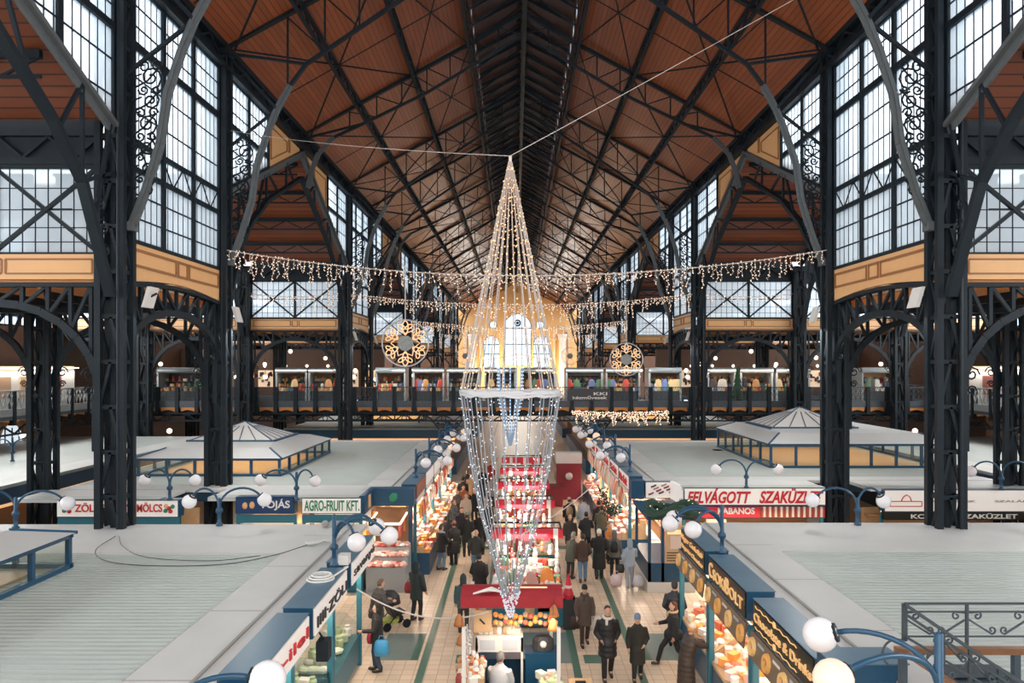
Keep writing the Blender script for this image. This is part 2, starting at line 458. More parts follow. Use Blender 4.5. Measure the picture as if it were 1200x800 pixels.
# ---------------------------------------------------------------- roof trusses
def truss(y, rib, label, foot):
    t = thing('roof_truss', label, 'roof truss', (0, y, 0), 0, 'nave roof trusses', 'structure')
    w = .16
    for s in (-1, 1):
        mb = MB().path([(s*(HW+.2), 0, EAVE-.1), (s*LX, 0, zr(LX)-.22), (0, 0, zr(0)-.2)], w, .21, (0, 1, 0))
        mb.build('rafter', M['iron'], t)
        mb = MB(); pts = [(s*x, 0, z) for x, z in rib]
        nb = foot
        mb.path(pts[nb-1:], .13, .14, (0, 1, 0)); mb.build('lower_chord', M['iron'], t)
        mb = MB().path(pts[:nb], .24, .1, (0, 1, 0))
        mb.path(pts[:nb], .05, .2, (0, 1, 0)); mb.build('bracket', M['iron_lit'], t)
        mb = MB()
        def zl(x):
            for (xa, za), (xb, zb) in zip(rib, rib[1:]):
                if xb <= x <= xa: return za + (zb - za) * (xa - x) / max(xa - xb, 1e-6)
            return rib[-1][1]
        xs = [9.0, 7.6, 6.3, 5.0, 3.8, 2.6, 1.3, 0]
        for i, x in enumerate(xs):
            mb.bar((s*x, 0, zl(x)), (s*x, 0, zr(x)-.2), .065)
            if i: 
                x2 = xs[i-1]
                mb.bar((s*x2, 0, zr(x2)-.2), (s*x, 0, zl(x)), .05)
        xg, zg = rib[foot-2]
        mb.bar((s*xg, 0, zg), (s*(HW+.1), 0, EAVE-.3), .11).bar((s*xg, 0, zg), (s*(HW+.1), 0, zg-1.5), .09)
        mb.bar((s*8.3, 0, zl(8.3)), (s*(HW+.1), 0, EAVE-.3), .10)
        mb.build('web_lattice', M['iron'], t)
        if foot > 5:      # scrollwork between bracket and column
            mb = MB(); X, Z = Vector((s, 0, 0)), Vector((0, 0, 1))
            for cz, r, sg in ((13.9, .26, 1), (14.55, .3, -1), (15.2, .26, 1), (15.85, .34, -1), (13.3, .2, -1), (12.7, .16, 1)):
                cx = 10.72 if cz < 15 else 10.62
                mb.tube(spiral((s*cx, 0, cz), r, 1.6, 14, X, Z, pi/2 if sg > 0 else -pi/2, sg), .03, 4)
                mb.tube([(s*11.1, 0, cz-.3), (s*(cx+.1), 0, cz-.1), (s*(cx-.25), 0, cz+.3)], .03, 4)
                mb.tube(spiral((s*(cx+.2), 0, cz+.3), r*.6, 1.3, 10, X, Z, 0, -sg), .028, 4); mb.tube(spiral((s*(cx-.16), 0, cz+.32), r*.5, 1.2, 10, X, Z, pi, sg), .028, 4)
                mb.tube([(s*11.15, 0, cz), (s*(cx+.25), 0, cz+.1)], .025, 4)
            mb.build('scroll_lattice', M['iron'], t)
            MB().box(s*11.22, -.16, 11.55, s*11.05, .16, 11.8).build('foot_block', M['iron_lit'], t)
    return t
RIBC = [(11.12, 11.75), (10.75, 12.7), (10.35, 14.0), (10.15, 15.4), (9.75, 16.6), (9.4, 17.45), (8.9, 18.35), (8.3, 19.15), (5, 21.4), (0, 24.7)]
RIBM = [(11.15, 17.0), (11.0, 17.8), (10.6, 18.8), (9.8, 19.6), (8.3, 20.3), (5, 21.9), (0, 24.9)]
tc = truss(PAIRS[0][0] + .34, RIBC, 'dark arched roof truss with pale brackets over the near column pair', 7)
tm = truss((PAIRS[0][1] + .68 + PAIRS[1][0]) / 2, RIBM, 'dark arched roof truss over the middle of the transept', 4)
FR = []
for i, (a, c) in enumerate(PAIRS):
    FR += [(a + .34, 1, i, 0), (c + .34, 1, i, 1)]
    nxt = PAIRS[i+1][0] if i + 1 < len(PAIRS) else END
    FR.append(((c + .68 + nxt) / 2, 0, i, 2))
TN = {(0, 1): 'dark arched roof truss with pale brackets at the near edge of the transept', (1, 0): 'dark arched roof truss with pale brackets in front of the gallery bridge',
      (1, 1): 'dark arched roof truss with pale brackets behind the gallery bridge'}
for y, col, i, j in FR:
    if (i, j) in ((0, 0), (0, 2)): continue
    o = dup(tc if col else tm, (0, y, 0), None, TN.get((i, j), 'dark arched roof truss far along the nave beyond the bridge'))
    o['group'] = 'nave roof trusses' if (i, j) in TN else 'far nave roof trusses'
# crossed rods in the roof plane, one set per bay and side
ys = [-.1] + [f[0] for f in FR] + [END]
for s in (-1, 1):
    for i, (a, c) in enumerate(zip(ys, ys[1:])):
        mb = MB()
        def rp(x, y): return (s*x, y, zr(x) - .28)
        mb.bar(rp(11, a), rp(5.6, c), .06).bar(rp(11, c), rp(5.6, a), .06).bar(rp(5.6, a), rp(2.8, c), .05).bar(rp(5.6, c), rp(2.8, a), .05)
        mb.bar(rp(11, (a+c)/2), rp(2.8, (a+c)/2), .035)
        o = struct(mb, 'roof_cross_brace_lattice', M['iron'], 'crossed dark tie rods under the boarded ceiling ' + SIDE[s], 'bracing', group='roof tie rods ' + SIDE[s])

# ---------------------------------------------------------------- clerestory windows, bands, arches
wn = 0
def window(frame, bars, pane, label, s=None, group=None):
    global wn
    wn += 1
    t = thing('window_%d' % wn, label, 'window', (0, 0, 0), 0, group, 'structure')
    frame.build('window_frame', M['iron'], t); bars.build('glazing_bar_lattice', M['iron'], t); pane.build('pane', M['pane'], t)
    return t
def clerestory(s, y0, y1, label, group=None):
    x = s * (HW + .3); fr, br = MB(), MB(); T, Bz = 18.9, 11.4
    third = (y1 - y0) / 3
    for z, h in ((17.1, .24), (14.3, .16), (13.5, .16), (Bz, .12), (T, .1)): fr.box(x-.07, y0, z-h/2, x+.07, y1, z+h/2)
    for i in (1, 2): fr.box(x-.09, y0+third*i-.09, Bz, x+.09, y0+third*i+.09, T)
    for yy in (y0, y1): fr.box(x-.09, yy-.08, Bz, x+.09, yy+.08, T)
    n = 9; up = True
    for i in range(n):
        fr.bar((x, y0+(y1-y0)*i/n, 13.5 if up else 14.3), (x, y0+(y1-y0)*(i+1)/n, 14.3 if up else 13.5), .05); up = not up
    for i in range(1, 18):
        if i % 6: br.box(x-.012, y0+(y1-y0)*i/18-.017, Bz, x+.012, y0+(y1-y0)*i/18+.017, T)
    for z in (12.1, 12.8, 15.2, 16.2, 17.7, 18.3): br.box(x-.015, y0, z-.025, x+.015, y1, z+.025)
    return window(fr, br, MB().box(x-.004, y0, Bz, x+.004, y1, T), label, group=group)
GZ, GS = 14.4, .45
def spandrel(s, yc, dr, label, group=None):
    x = s * (HW + .3); fr, br = MB(), MB(); T = 18.9; t1 = 4.75
    P = lambda t, z: (x, yc + dr*t, z)
    zb = lambda t: GZ + .1 + GS * t
    for t in (0, 2.4, t1): fr.bar(P(t, zb(t)), P(t, T), .16)
    fr.bar(P(0, T), P(t1, T), .1); fr.bar(P(0, 17.1), P(t1, 17.1), .2)
    fr.bar(P(0, zb(0)), P(t1, zb(t1)), .14)
    for i in range(1, 13):
        t = t1 * i / 13; br.bar(P(t, zb(t)), P(t, T), .032)
    for z in (15.2, 16.2, 17.7, 18.3): br.bar(P(0, z), P(min(t1, (z - GZ - .1) / GS), z), .045)
    pane = MB().prism([(x-.004, yc, zb(0)), (x-.004, yc+dr*t1, zb(t1)), (x-.004, yc+dr*t1, T), (x-.004, yc, T)], (.008, 0, 0))
    return window(fr, br, pane, label, group=group)
tn = 60
def band(s, y0, y1, label, group=None):
    global tn
    tn += 1; x = s * (HW + .25)
    pts = [(x, y0, 11.4), (x, y1, 11.4), (x, y1, 10.2)] + [(x, y1 + (y0-y1)*i/8, 10.2 + .22*math.sin(pi*i/8)) for i in range(1, 8)] + [(x, y0, 10.2)]
    t = struct(MB().prism(pts, (s*.12, 0, 0)), 'trim_%d' % tn, M['ochre'], label, 'panel', group=group)
    mb = MB(); xi = x - s*.012; L = y1 - y0
    for a, c in ((.02, .46), (.485, .585), (.61, .98)):
        ya, yb = y0 + L*a, y0 + L*c
        mb.box(xi-.02, ya, 11.12, xi+.02, yb, 11.2).box(xi-.02, ya, 10.66, xi+.02, yb, 10.74)
        mb.box(xi-.02, ya-.035, 10.66, xi+.02, ya+.035, 11.2).box(xi-.02, yb-.035, 10.66, xi+.02, yb+.035, 11.2)
    mb.build('moulding', M['ochre_line'], t)
def arch(p0, p1, zt, zc, zs, label, group, bow=0.0):
    """arched lattice girder between two column faces"""
    t = thing('arch_girder', label, 'arched girder', (0, 0, 0), 0, group, 'structure')
    A, B2 = Vector(p0), Vector(p1); d = B2 - A; up = Vector((0, 0, 1)); n = 14
    dn = d.normalized(); sd = dn.cross(up)
    top = [A + d*(i/n) + up*(zt + bow*math.sin(pi*i/n)) for i in range(n+1)]
    bot = [A + d*(.5 - .5*math.cos(pi*i/n)) + up*(zs + (zc - zs)*math.sin(pi*i/n)) for i in range(n+1)]
    MB().path(top, .3, .12).build('top_chord', M['iron'], t)
    MB().path(bot, .22, .16, tuple(sd)).build('arch_rib', M['iron'], t)
    mb = MB()
    tops = [A + d*f + up*(zt + bow*math.sin(pi*f)) for f in (.04, .14, .25, .375, .5, .625, .75, .86, .96)]
    bots = []
    for q in tops:
        f = (q - A).dot(d) / d.length_squared
        bots.append(A + d*f + up*(zs + (zc - zs)*math.sin(math.acos(max(-1, min(1, 1 - 2*f))))))
    for i, (a, c) in enumerate(zip(tops, bots)):
        mb.bar(a, c, .1)
        if i: mb.bar(tops[i-1] if i <= 4 else tops[i], bots[i] if i <= 4 else bots[i-1], .09)
    mb.build('web_lattice', M['iron'], t)
    mb = MB()
    for q, sg in ((A, 1), (B2, -1)):
        mb.bar(q + dn*sg*.1 + up*zs, q + dn*sg*.1 + up*(zs - 1.6), .16)
        for cz, r in ((zs + .55, .22), (zs + 1.05, .16), (zs + .1, .14)):
            mb.tube(spiral(q + dn*sg*.3 + up*cz, r, 1.5, 12, dn*sg, up, 0, 1), .025, 4)
    mb.build('scroll_lattice', M['iron'], t)
    return t
for i, (a, c) in enumerate(PAIRS):
    y0, y1 = a + .68, c
    for s in (-1, 1):
        far = i > 1; sd = SIDE[s]
        g = (lambda q: q + ' beyond the bridge ' + sd) if far else (lambda q: None)
        clerestory(s, y0, y1, 'tall gridded clerestory window %s %s' % (PW[i], sd))
        band(s, y0, y1, 'ochre panelled band below the clerestory window %s %s' % (PW[i], sd))
        arch((s*(HW+.35), y0, 0), (s*(HW+.35), y1, 0), 10.1, 9.5, 8.0, 'arched lattice girder under the ochre band %s %s' % (PW[i], sd), 'nave arched girders', .2)
        if i == 0:
            spandrel(s, a, -1, 'cut off window before the first tall clerestory column ' + sd)
        else:
            spandrel(s, a, -1, 'sloping window before the first column of pair %d %s' % (i, PW[i] + ' ' + sd))
        if i < 4: spandrel(s, c + .68, 1, 'sloping window past the second column of the pair %s %s' % (PW[i], sd))

# gable openings of the side halls in the nave wall: rafters, arched rib, ochre infill
def gable(s, x, ya, yb, label, group, infill):
    t = thing('gable_truss', label, 'gable truss', (0, 0, 0), 0, group, 'structure')
    mid = (ya + yb) / 2; H = mid - ya; X = s * x
    rib = [(.12, 9.7), (.7, 11.0), (1.4, 12.5), (2.6, 13.7), (4.6, 15.1), (H, 17.5)]
    for y0, dr in ((ya, 1), (yb, -1)):
        if infill and y0 == -1: pass
        MB().bar((X, y0, GZ), (X, mid, GZ + GS*H), .34, .12).bar((X, y0, GZ-.12), (X, mid, GZ + GS*H-.12), .08, .3).build('rafter', M['iron_lit'] if x < 13 else M['iron'], t)
        MB().path([(X, y0 + dr*u, z) for u, z in rib], .16, .26, (1, 0, 0)).build('arch_rib', M['iron'], t)
        mb = MB()
        for u, z, u2 in ((.9, 11.4, .1), (1.4, 12.5, 1.4), (2.4, 13.5, 1.4), (3.4, 14.3, 4.4), (4.6, 15.1, 4.6), (6.2, 15.9, 4.6), (7.4, 16.4, 7.4), (8.6, 16.95, 7.4)):
            mb.bar((X, y0 + dr*u, z), (X, y0 + dr*u2, GZ + GS*u2), .09)
        mb.bar((X, y0 + dr*1.4, 12.5), (X, y0, 13.1), .09)
        mb.build('web_lattice', M['iron'], t)
        mb = MB()
        for cz, r in ((10.4, .16), (10.9, .2), (11.5, .26), (12.1, .22)):
            mb.tube(spiral((X, y0 + dr*(.15 + (cz - 10)*.2), cz), r, 1.5, 12, (0, dr, 0), (0, 0, 1)), .028, 4)
        mb.build('scroll_lattice', M['iron'], t)
    return t
def infill(s, y0, dr, H, label):
    global tn
    tn += 1
    x = s * (HW + .3); ta, tb = 4.85, min(H - .3, 9.6)
    P = lambda t, z: (x, y0 + dr*t, z)
    pts = [P(ta, GZ + .1 + GS*ta), P(tb, GZ + .1 + GS*tb), P(tb, 18.9), P(ta, 18.9)]
    t = struct(MB().prism(pts, (s*.08, 0, 0)), 'trim_%d' % tn, M['ochre'], label, 'panel')
    xi = x - s*.02; mb = MB(); q = lambda t, z: (xi, y0 + dr*t, z)
    r2 = [q(ta+.3, GZ + .55 + GS*ta), q(ta+2.6, GZ + .55 + GS*(ta+2.3)), q(ta+2.6, 18.6), q(ta+.3, 18.6)]
    mb.path(r2 + [r2[0]], .05, .05)
    mb.bar(q(ta+2.9, GZ + .3 + GS*(ta+2.9)), q(ta+2.9, 18.9), .12)
    mb.build('moulding', M['ochre_line'], t)
GAPS = [(-.45, PAIRS[0][0])] + [(PAIRS[i][1] + .68, PAIRS[i+1][0]) for i in range(4)]
GN = ['before the first column', 'of the transept', 'of the second transept', 'of the third transept', 'of the last transept']
for i, (a, c) in enumerate(GAPS):
    for s in (-1, 1):
        for x in ((11.5, 18.2, 24.8) if i < 2 else (11.5, 18.2) if i == 2 else (11.5,)):
            gable(s, x, a, c, 'gable truss with arched rib %s, %s row %s' % (GN[i], {11.5: 'first', 18.2: 'second', 24.8: 'third'}[x], SIDE[s]), 'side hall gable trusses', x < 12)
        H = (c - a) / 2
        if i: infill(s, a, 1, H, 'ochre panel at the near end of the gable %s %s' % (GN[i], SIDE[s]))
        infill(s, c, -1, H, 'ochre panel at the far end of the gable %s %s' % (GN[i], SIDE[s]))
        # boarded side hall ceiling
        apex = GZ + GS*H + .15
        for y0, y1 in ((a, (a+c)/2), (c, (a+c)/2)):
            n = Vector((0, -GS if y0 < y1 else GS, 1)).normalized() * .1
            mb = MB().prism([(s*(HW+.36), y0, GZ+.15), (s*(HW+.36), y1, apex), (s*(HW+.36), y1 + n.y, apex + n.z), (s*(HW+.36), y0 + n.y, GZ + .15 + n.z)], (s*20, 0, 0))
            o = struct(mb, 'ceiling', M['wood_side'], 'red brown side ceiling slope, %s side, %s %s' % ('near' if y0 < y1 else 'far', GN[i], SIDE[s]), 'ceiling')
            MB().prism([(s*(HW+.5), y0, GZ+.27), (s*(HW+.5), y1, apex+.12), (s*(HW+.5), y1, apex+.2), (s*(HW+.5), y0, GZ+.35)], (s*20, 0, 0)).build('zinc_sheet', M['zinc'], o)
            mb = MB()
            for f in (.22, .45, .68, .9):
                yy, zz = y0 + (y1-y0)*f, GZ + (apex-GZ)*f - .05
                mb.bar((s*12, yy, zz), (s*31, yy, zz), .14, .2); mb.bar((s*12, yy, zz-.55), (s*31, yy, zz-.55), .08, .08)
                for q in range(19): mb.bar((s*(12+q), yy, zz - (.55 if q % 2 else .05)), (s*(13+q), yy, zz - (.05 if q % 2 else .55)), .06)
            mb.build('purlin_lattice', M['iron'], o)
        mb = MB().box(s*31, a - 1, 0, s*31.4, c + 1, 4.95).box(s*31, a, 13.2, s*31.4, c, GZ)
        if i > 0: mb.box(s*31, a-7.8, 0, s*31.4, a, 10.2).box(s*31, a, 4.95, s*31.1, c, 10.2)
        struct(mb, 'wall_side', M['plaster'] if i < 1 else M['dimwall'], 'plaster outer wall of the side hall %s %s' % (GN[i], SIDE[s]), 'wall')  # past the near hall the dark tone stands for dimness
        # outer gable glazing
        fr, br = MB(), MB(); X = s*31.2; zb0 = 4.95 if i < 1 else 10.2
        for q in range(9): fr.bar((X, a + (c-a)*q/8, zb0), (X, a + (c-a)*q/8, GZ + GS*H*(1 - abs(q-4)/4)), .22)
        for z in (zb0, 10.2, 10.9, 13.2): fr.bar((X, a, z), (X, c, z), .2)
        for q in range(32): br.bar((X, a + (c-a)*q/32, zb0), (X, a + (c-a)*q/32, 13.2), .04)
        for z in (11.7, 12.4): br.bar((X, a, z), (X, c, z), .04)
        window(fr, br, MB().prism([(X, a, zb0), (X, c, zb0), (X, c, GZ), (X, (a+c)/2, apex), (X, a, GZ)], (.01, 0, 0)), 'tall gable window in the outer wall %s %s' % (GN[i], SIDE[s]))

# cross walls of the side halls: band, window with crossed braces, beam, arched girder below
SP = [(12.05, 17.8), (18.65, 24.4), (25.25, 31.0)]
def xwall(s, y, spans, where):
    global tn
    for j, (xa, xb) in enumerate(spans):
        xa, xb = s*xa, s*xb
        w3 = ['first', 'second', 'third'][j] + ' bay'
        tn += 1
        t = struct(MB().box(xa, y-.06, 10.2, xb, y+.06, 10.9), 'trim_%d' % tn, M['ochre'], 'ochre panelled band of the cross wall, %s, %s, %s' % (where, w3, SIDE[s]), 'panel')
        mb = MB()
        for f0, f1 in ((.03, .45), (.47, .53), (.55, .97)):
            p, q = xa + (xb-xa)*f0, xa + (xb-xa)*f1
            for z in (10.36, 10.76): mb.box(p, y-.08, z-.025, q, y-.05, z+.025)
            for xx in (p, q): mb.box(xx-.025, y-.08, 10.36, xx+.025, y-.05, 10.76)
        mb.build('moulding', M['ochre_line'], t)
        fr, br = MB(), MB(); xm = (xa + xb)/2
        for xx in (xa, xm, xb): fr.bar((xx, y, 10.9), (xx, y, 13.35), .14)
        for z in (10.9, 13.35): fr.bar((xa, y, z), (xb, y, z), .12)
        for p, q in ((xa, xm), (xm, xb)):
            fr.bar((p, y-.08, 10.95), (q, y-.08, 13.3), .1); fr.bar((p, y-.1, 13.3), (q, y-.1, 10.95), .1)
            pm = (p + q)/2; fr.bar((p + (q-p)*.26, y-.05, 12.15), (p + (q-p)*.74, y-.05, 12.15), .05)
        for q in range(1, 16): br.bar((xa + (xb-xa)*q/16, y, 10.9), (xa + (xb-xa)*q/16, y, 13.35), .025)
        for z in (11.25, 11.65, 12.15, 12.75): br.bar((xa, y, z), (xb, y, z), .025)
        window(fr, br, MB().box(xa, y+.01, 10.9, xb, y+.02, 13.35), 'wide gridded window with crossed braces, %s, %s, %s' % (where, w3, SIDE[s]))
        mb = MB().box(xa, y-.1, 13.4, xb, y+.1, 13.6).box(xa, y-.1, 14.2, xb, y+.1, 14.45).box(xa, y+.06, 13.4, xb, y+.12, 15.0)
        n = 8
        for q in range(n): mb.bar((xa + (xb-xa)*q/n, y, 13.6 if q % 2 else 14.2), (xa + (xb-xa)*(q+1)/n, y, 14.2 if q % 2 else 13.6), .07)
        mb.box(xa, y-.1, 14.9, xb, y+.12, 15.0); struct(mb, 'cross_beam', M['iron'], 'dark beam over the crossed brace window, %s, %s, %s' % (where, w3, SIDE[s]), 'beam')
        arch((xa, y, 0), (xb, y, 0), 10.05, 9.55, 7.0, 'arched girder of the cross wall, %s, %s, %s' % (where, w3, SIDE[s]), 'cross wall arched girders')
for s in (-1, 1):
    xwall(s, PAIRS[0][0] + .34, SP[:2], 'before the transept')
    xwall(s, PAIRS[0][1] + .34, SP, 'transept near side')
    xwall(s, PAIRS[1][0] + .34, SP, 'transept far side')
    xwall(s, PAIRS[2][0] + .34, SP[:2], 'second transept')
    xwall(s, PAIRS[3][0] + .34, SP[:1], 'third transept')
    xwall(s, PAIRS[4][0] + .34, SP[:1], 'last transept')
    # low vaulted orange ceilings over the pair bays
    for i, (a, c) in enumerate(PAIRS):
        mb = MB(); x = 12.0
        while x < 31:
            pts = [(s*(x + 1.6*q/8), a + .4, 9.85 + .28*math.sin(pi*q/8)) for q in range(9)] + [(s*(x+1.6), a+.4, 10.2), (s*x, a+.4, 10.2)]
            mb.prism(pts, (0, c - a, 0)); x += 1.6
        o = struct(mb, "ceiling", M["vault"], 'low orange vaulted ceiling over the bay %s %s' % (PW[i], SIDE[s]), 'ceiling')
        mb = MB(); x = 12.0
        while x < 31: mb.box(s*x-.06, a+.4, 9.65, s*x+.06, c+.4, 9.9); x += 1.6
        mb.box(s*12, (a+c)/2, 9.5, s*31, (a+c)/2+.25, 9.8)
        mb.build('joist_lattice', M['iron'], o)
        MB().box(s*12.0, a+.4, 10.22, s*31, c+.4, 10.3).build('zinc_sheet', M['zinc'], o)
# wall behind the camera and the far end wall
struct(MB().box(-34, -5.2, 0, 34, -5.0, 20), 'wall_entrance', M['plaster'], 'plain plaster entrance wall behind the viewer', 'wall')
# ================================================================ STALL ROOFS, SIGNS, LAMPS
RZ = 3.3
def stall_roof(s, y0, y1, xout, label, border=1.6, holes=()):
    t = thing('stall_roof', label, 'stall roof', (0, 0, 0))
    a, e = 4.65, 6.02
    MB().box(s*5.02, y0, RZ-.14, s*e, y1, RZ).build('apron', M['apron'], t)
    MB().box(s*a, y0, RZ-.14, s*4.98, y1, RZ-.01).build('eaves_board', M['apron'], t)
    MB().box(s*4.97, y0, RZ-.12, s*5.03, y1, RZ-.012).box(s*4.985, y0, RZ-.012, s*5.03, y1, RZ+.022).build('seam', M['seam'], t)
    def slab(x0, x1, ya, yb, nm, m):
        MB().box(s*x0, ya, RZ-.12, s*x1, yb, RZ-.01).build(nm, m, t)
    slab(e, xout, y1-border, y1, 'end_apron', M['apron']); slab(e, xout, y0, y0+.9, 'end_apron', M['apron'])
    mb = MB(); y = y0 + .9; p = .176; prof = []
    while y < y1 - border - p:
        prof += [(y, -.05), (y+.05, -.05), (y+.075, 0), (y+p-.025, 0)]; y += p
    prof.append((y, -.035))
    n = len(prof)
    vs = [(s*(e+.04), yy, RZ-.02+z) for yy, z in prof] + [(s*xout, yy, RZ-.02+z) for yy, z in prof]
    mb._add(vs, [(i, i+1, n+i+1, n+i) if s < 0 else (i, n+i, n+i+1, i+1) for i in range(n-1)])
    mb.build('ribbed_sheet', M['ribbed'], t)
    # thin board joints on the apron
    mb = MB(); y = y0 + 2.2
    while y < y1: mb.box(s*5.05, y, RZ, s*e, y+.02, RZ+.004); y += 2.95
    mb.build('joint_lattice', M['seam'], t)
    MB().box(s*4.9, y0+.3, RZ-.5, s*xout, y0+.34, RZ-.12).box(s*4.9, y1-.34, RZ-.5, s*xout, y1-.3, RZ-.12).build('edge_fascia', M['blue'], t)
    return t
stall_roof(-1, 5.2, 20.6, 24, 'wide pale ribbed stall roof below the viewer on the AGRO-FRUIT sign side', 3.2)
stall_roof(1, 4.2, 20.8, 24, 'wide pale ribbed stall roof below the viewer on the chocolate shop side', 3.2)
stall_roof(-1, 26.4, 43.8, 17.0, 'pale stall roof behind the AGRO-FRUIT sign with a glazed box on it', 1.0)
stall_roof(1, 28.5, 43.6, 18.5, 'pale stall roof behind the FELVÁGOTT sign with a glazed box on it', 1.0)
# roof strips forward of the recessed corners
def slabthing(x0, y0, x1, y1, label, z=RZ):
    t = thing('stall_roof', label, 'stall roof')
    MB().box(x0, y0, z-.12, x1, y1, z-.01).build('roof_board', M['apron'], t)
    MB().box(x0, y0, z-.016, x1, y0+.5, z+.01).build('end_strip', M['ribbed'], t)
    return t
slabthing(-10.9, 24.7, -5.75, 26.38, 'pale roof strip directly behind the AGRO-FRUIT sign')
slabthing(5.75, 26.7, 11.0, 28.48, 'pale roof strip directly behind the FELVÁGOTT sign')
for s, x0, x1, y0, y1, lb in ((-1, 12.4, 17.3, 24.4, 26.3, 'pale roof strip behind the red ZÖLDSÉG GYÜMÖLCS sign'), (1, 12.6, 20, 26.6, 28.4, 'pale roof strip behind the white KOLBÁSZ sign')):
    slabthing(s*x0, y0, s*x1, y1, lb)
for s in (-1, 1):
    sd = SIDE[s]
    def far(x0, y0, x1, y1, lb): stallr = slabthing(s*x0, y0, s*x1, y1, lb + ' ' + sd)
    for x0, y0, x1, y1, lb in ((19.5, 22, 30, 46, 'pale stall roof in the side aisle beyond the lattice columns'), (4.6, 51.8, 17, 72, 'pale stall roof seen under the gallery bridge'), (4.6, 78, 17, 99, 'distant pale stall roof far behind the bridge')):
        t = thing('stall_roof', lb + ' ' + sd, 'stall roof')
        MB().box(s*x0, y0, RZ-.12, s*x1, y1, RZ).build('roof_board', M['ribbed'], t)
        MB().box(s*x0, y0, RZ, s*(x0+1.4), y1, RZ+.015).build('apron', M['apron'], t)
        MB().box(s*x0, y0-.1, RZ-.65, s*x1, y0+.1, RZ-.1).box(s*(x0-.1), y0, RZ-.65, s*(x0+.1), y1, RZ-.1).build('sign_fascia', M['blue'], t)
        MB().box(s*(x0+.6), y0+.8, .0, s*x1, y1, RZ-.14).build('stall_wall', M['brownwall'], t)
        MB().box(s*(x0+.2), y0+.2, 2.45, s*x1, y0+.35, 2.55).box(s*(x0+.2), y0+.2, 2.45, s*(x0+.35), y1, 2.55).build('strip_light', M['gloworange'], t)
        MB().box(s*(x0+.02), y0+.1, 0, s*(x0+.7), y1, 1.0).build('counter', M['blue'], t)
t = thing('stall_roof', 'raised flat pale roof beside the near column on the chocolate shop side', 'stall roof')
MB().box(13.6, 13.0, RZ+.0, 24, 19.9, RZ+.16).build('roof_board', M['apron'], t)
MB().box(13.55, 13.0, RZ+.02, 13.85, 19.9, RZ+.24).build('edge_trim', M['white'], t)

BOLD = .004
# ---- sign boxes along the aisle: box + face + lettering
def aisle_sign(s, y0, y1, label, m, letters, zt=3.38, zb=2.8, group=None):
    t = thing('shop_sign', label, 'sign', group=group)
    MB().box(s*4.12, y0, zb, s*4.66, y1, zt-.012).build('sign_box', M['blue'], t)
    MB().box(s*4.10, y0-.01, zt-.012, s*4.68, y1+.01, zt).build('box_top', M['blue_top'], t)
    MB().box(s*4.09, y0+.05, zb+.04, s*4.12, y1-.05, zt-.04).build('sign_face', m, t)
    x = s*4.085
    for (txt, f0, f1, z0, z1, lm, sh) in letters:
        L = y1 - y0
        if s > 0: o, r = (x, y1 - L*f0, z0), (0, -1, 0)
        else: o, r = (x, y0 + L*f0, z0), (0, 1, 0)
        lettering(txt, t, o, r, (0, 0, 1), L*(f1-f0), z1-z0, lm, None, sh)
    return t
aisle_sign(-1, 4.3, 7.05, 'white aisle sign box in front of the others below the near lamp', M['signwhite'], [])
aisle_sign(-1, 7.35, 10.0, 'white aisle sign box partly behind the near lamp globe', M['signwhite'], [])
aisle_sign(-1, 10.3, 12.96, 'white sign box with red letters along the aisle, before the coiled cable', M['signwhite'], [('l·g-ilel', .06, .94, 2.95, 3.2, M['red'], 0)])
aisle_sign(-1, 13.24, 15.86, 'white sign box with dark letters below the coiled white cable', M['signwhite'], [('IIII·ZÖLI', .06, .94, 2.95, 3.2, M['blackl'], 0)])
aisle_sign(-1, 16.3, 18.9, 'white sign box with dark letters beyond the tall globe lamp post', M['signwhite'], [('savanyú', .06, .94, 2.95, 3.2, M['blackl'], 0)])
def orn(t, s, y0, y1, z, m):
    mb = MB(); x = s*4.075; n = 24
    mb.tube([(x, y0 + (y1-y0)*i/n, z + .018*math.sin(i*1.6)) for i in range(n+1)], .012, 4)
    mb.tube(spiral((x, (y0+y1)/2, z), .07, 1.5, 10, (0, 1, 0), (0, 0, 1)), .012, 4); mb.tube(spiral((x, (y0+y1)/2, z), .07, 1.5, 10, (0, -1, 0), (0, 0, 1)), .012, 4)
    mb.build('gold_ornament_trim', m, t)
t = aisle_sign(1, 10.95, 13.8, 'black sign with gold lettering Chocolate & Drinks', M['signblack'], [('Chocolate & Drinks', .05, .98, 3.0, 3.17, M['gold'], 0)])
orn(t, 1, 11.6, 13.6, 3.28, M['gold']); orn(t, 1, 11.6, 13.6, 2.89, M['gold'])
aisle_sign(1, 14.2, 16.96, 'black sign with large gold lettering CsokiBolt', M['signblack'], [('C', .05, .15, 2.93, 3.27, M['gold'], 0), ('SOKI', .165, .50, 2.94, 3.18, M['gold'], 0), ('B', .52, .61, 2.94, 3.27, M['gold'], 0), ('OLT', .625, .94, 2.94, 3.18, M['gold'], 0)])
t = aisle_sign(1, 17.3, 19.8, 'dark sign with two lines of small gold script beyond CsokiBolt', M['signblack'], [('Magyar Csokoládé', .05, .95, 3.1, 3.27, M['gold'], .3), ('Hungarian Chocolate', .05, .95, 2.88, 3.02, M['gold'], .3)])
t = thing('sign_end_box', 'plain dark blue end box of the sign row below the near warm globe', 'box'); MB().box(4.1, 10.3, 2.8, 5.15, 10.88, 3.55).build('box_wall', M['blue'], t); MB().box(4.08, 10.28, 3.55, 5.17, 10.9, 3.57).build('box_top', M['blue_top'], t)
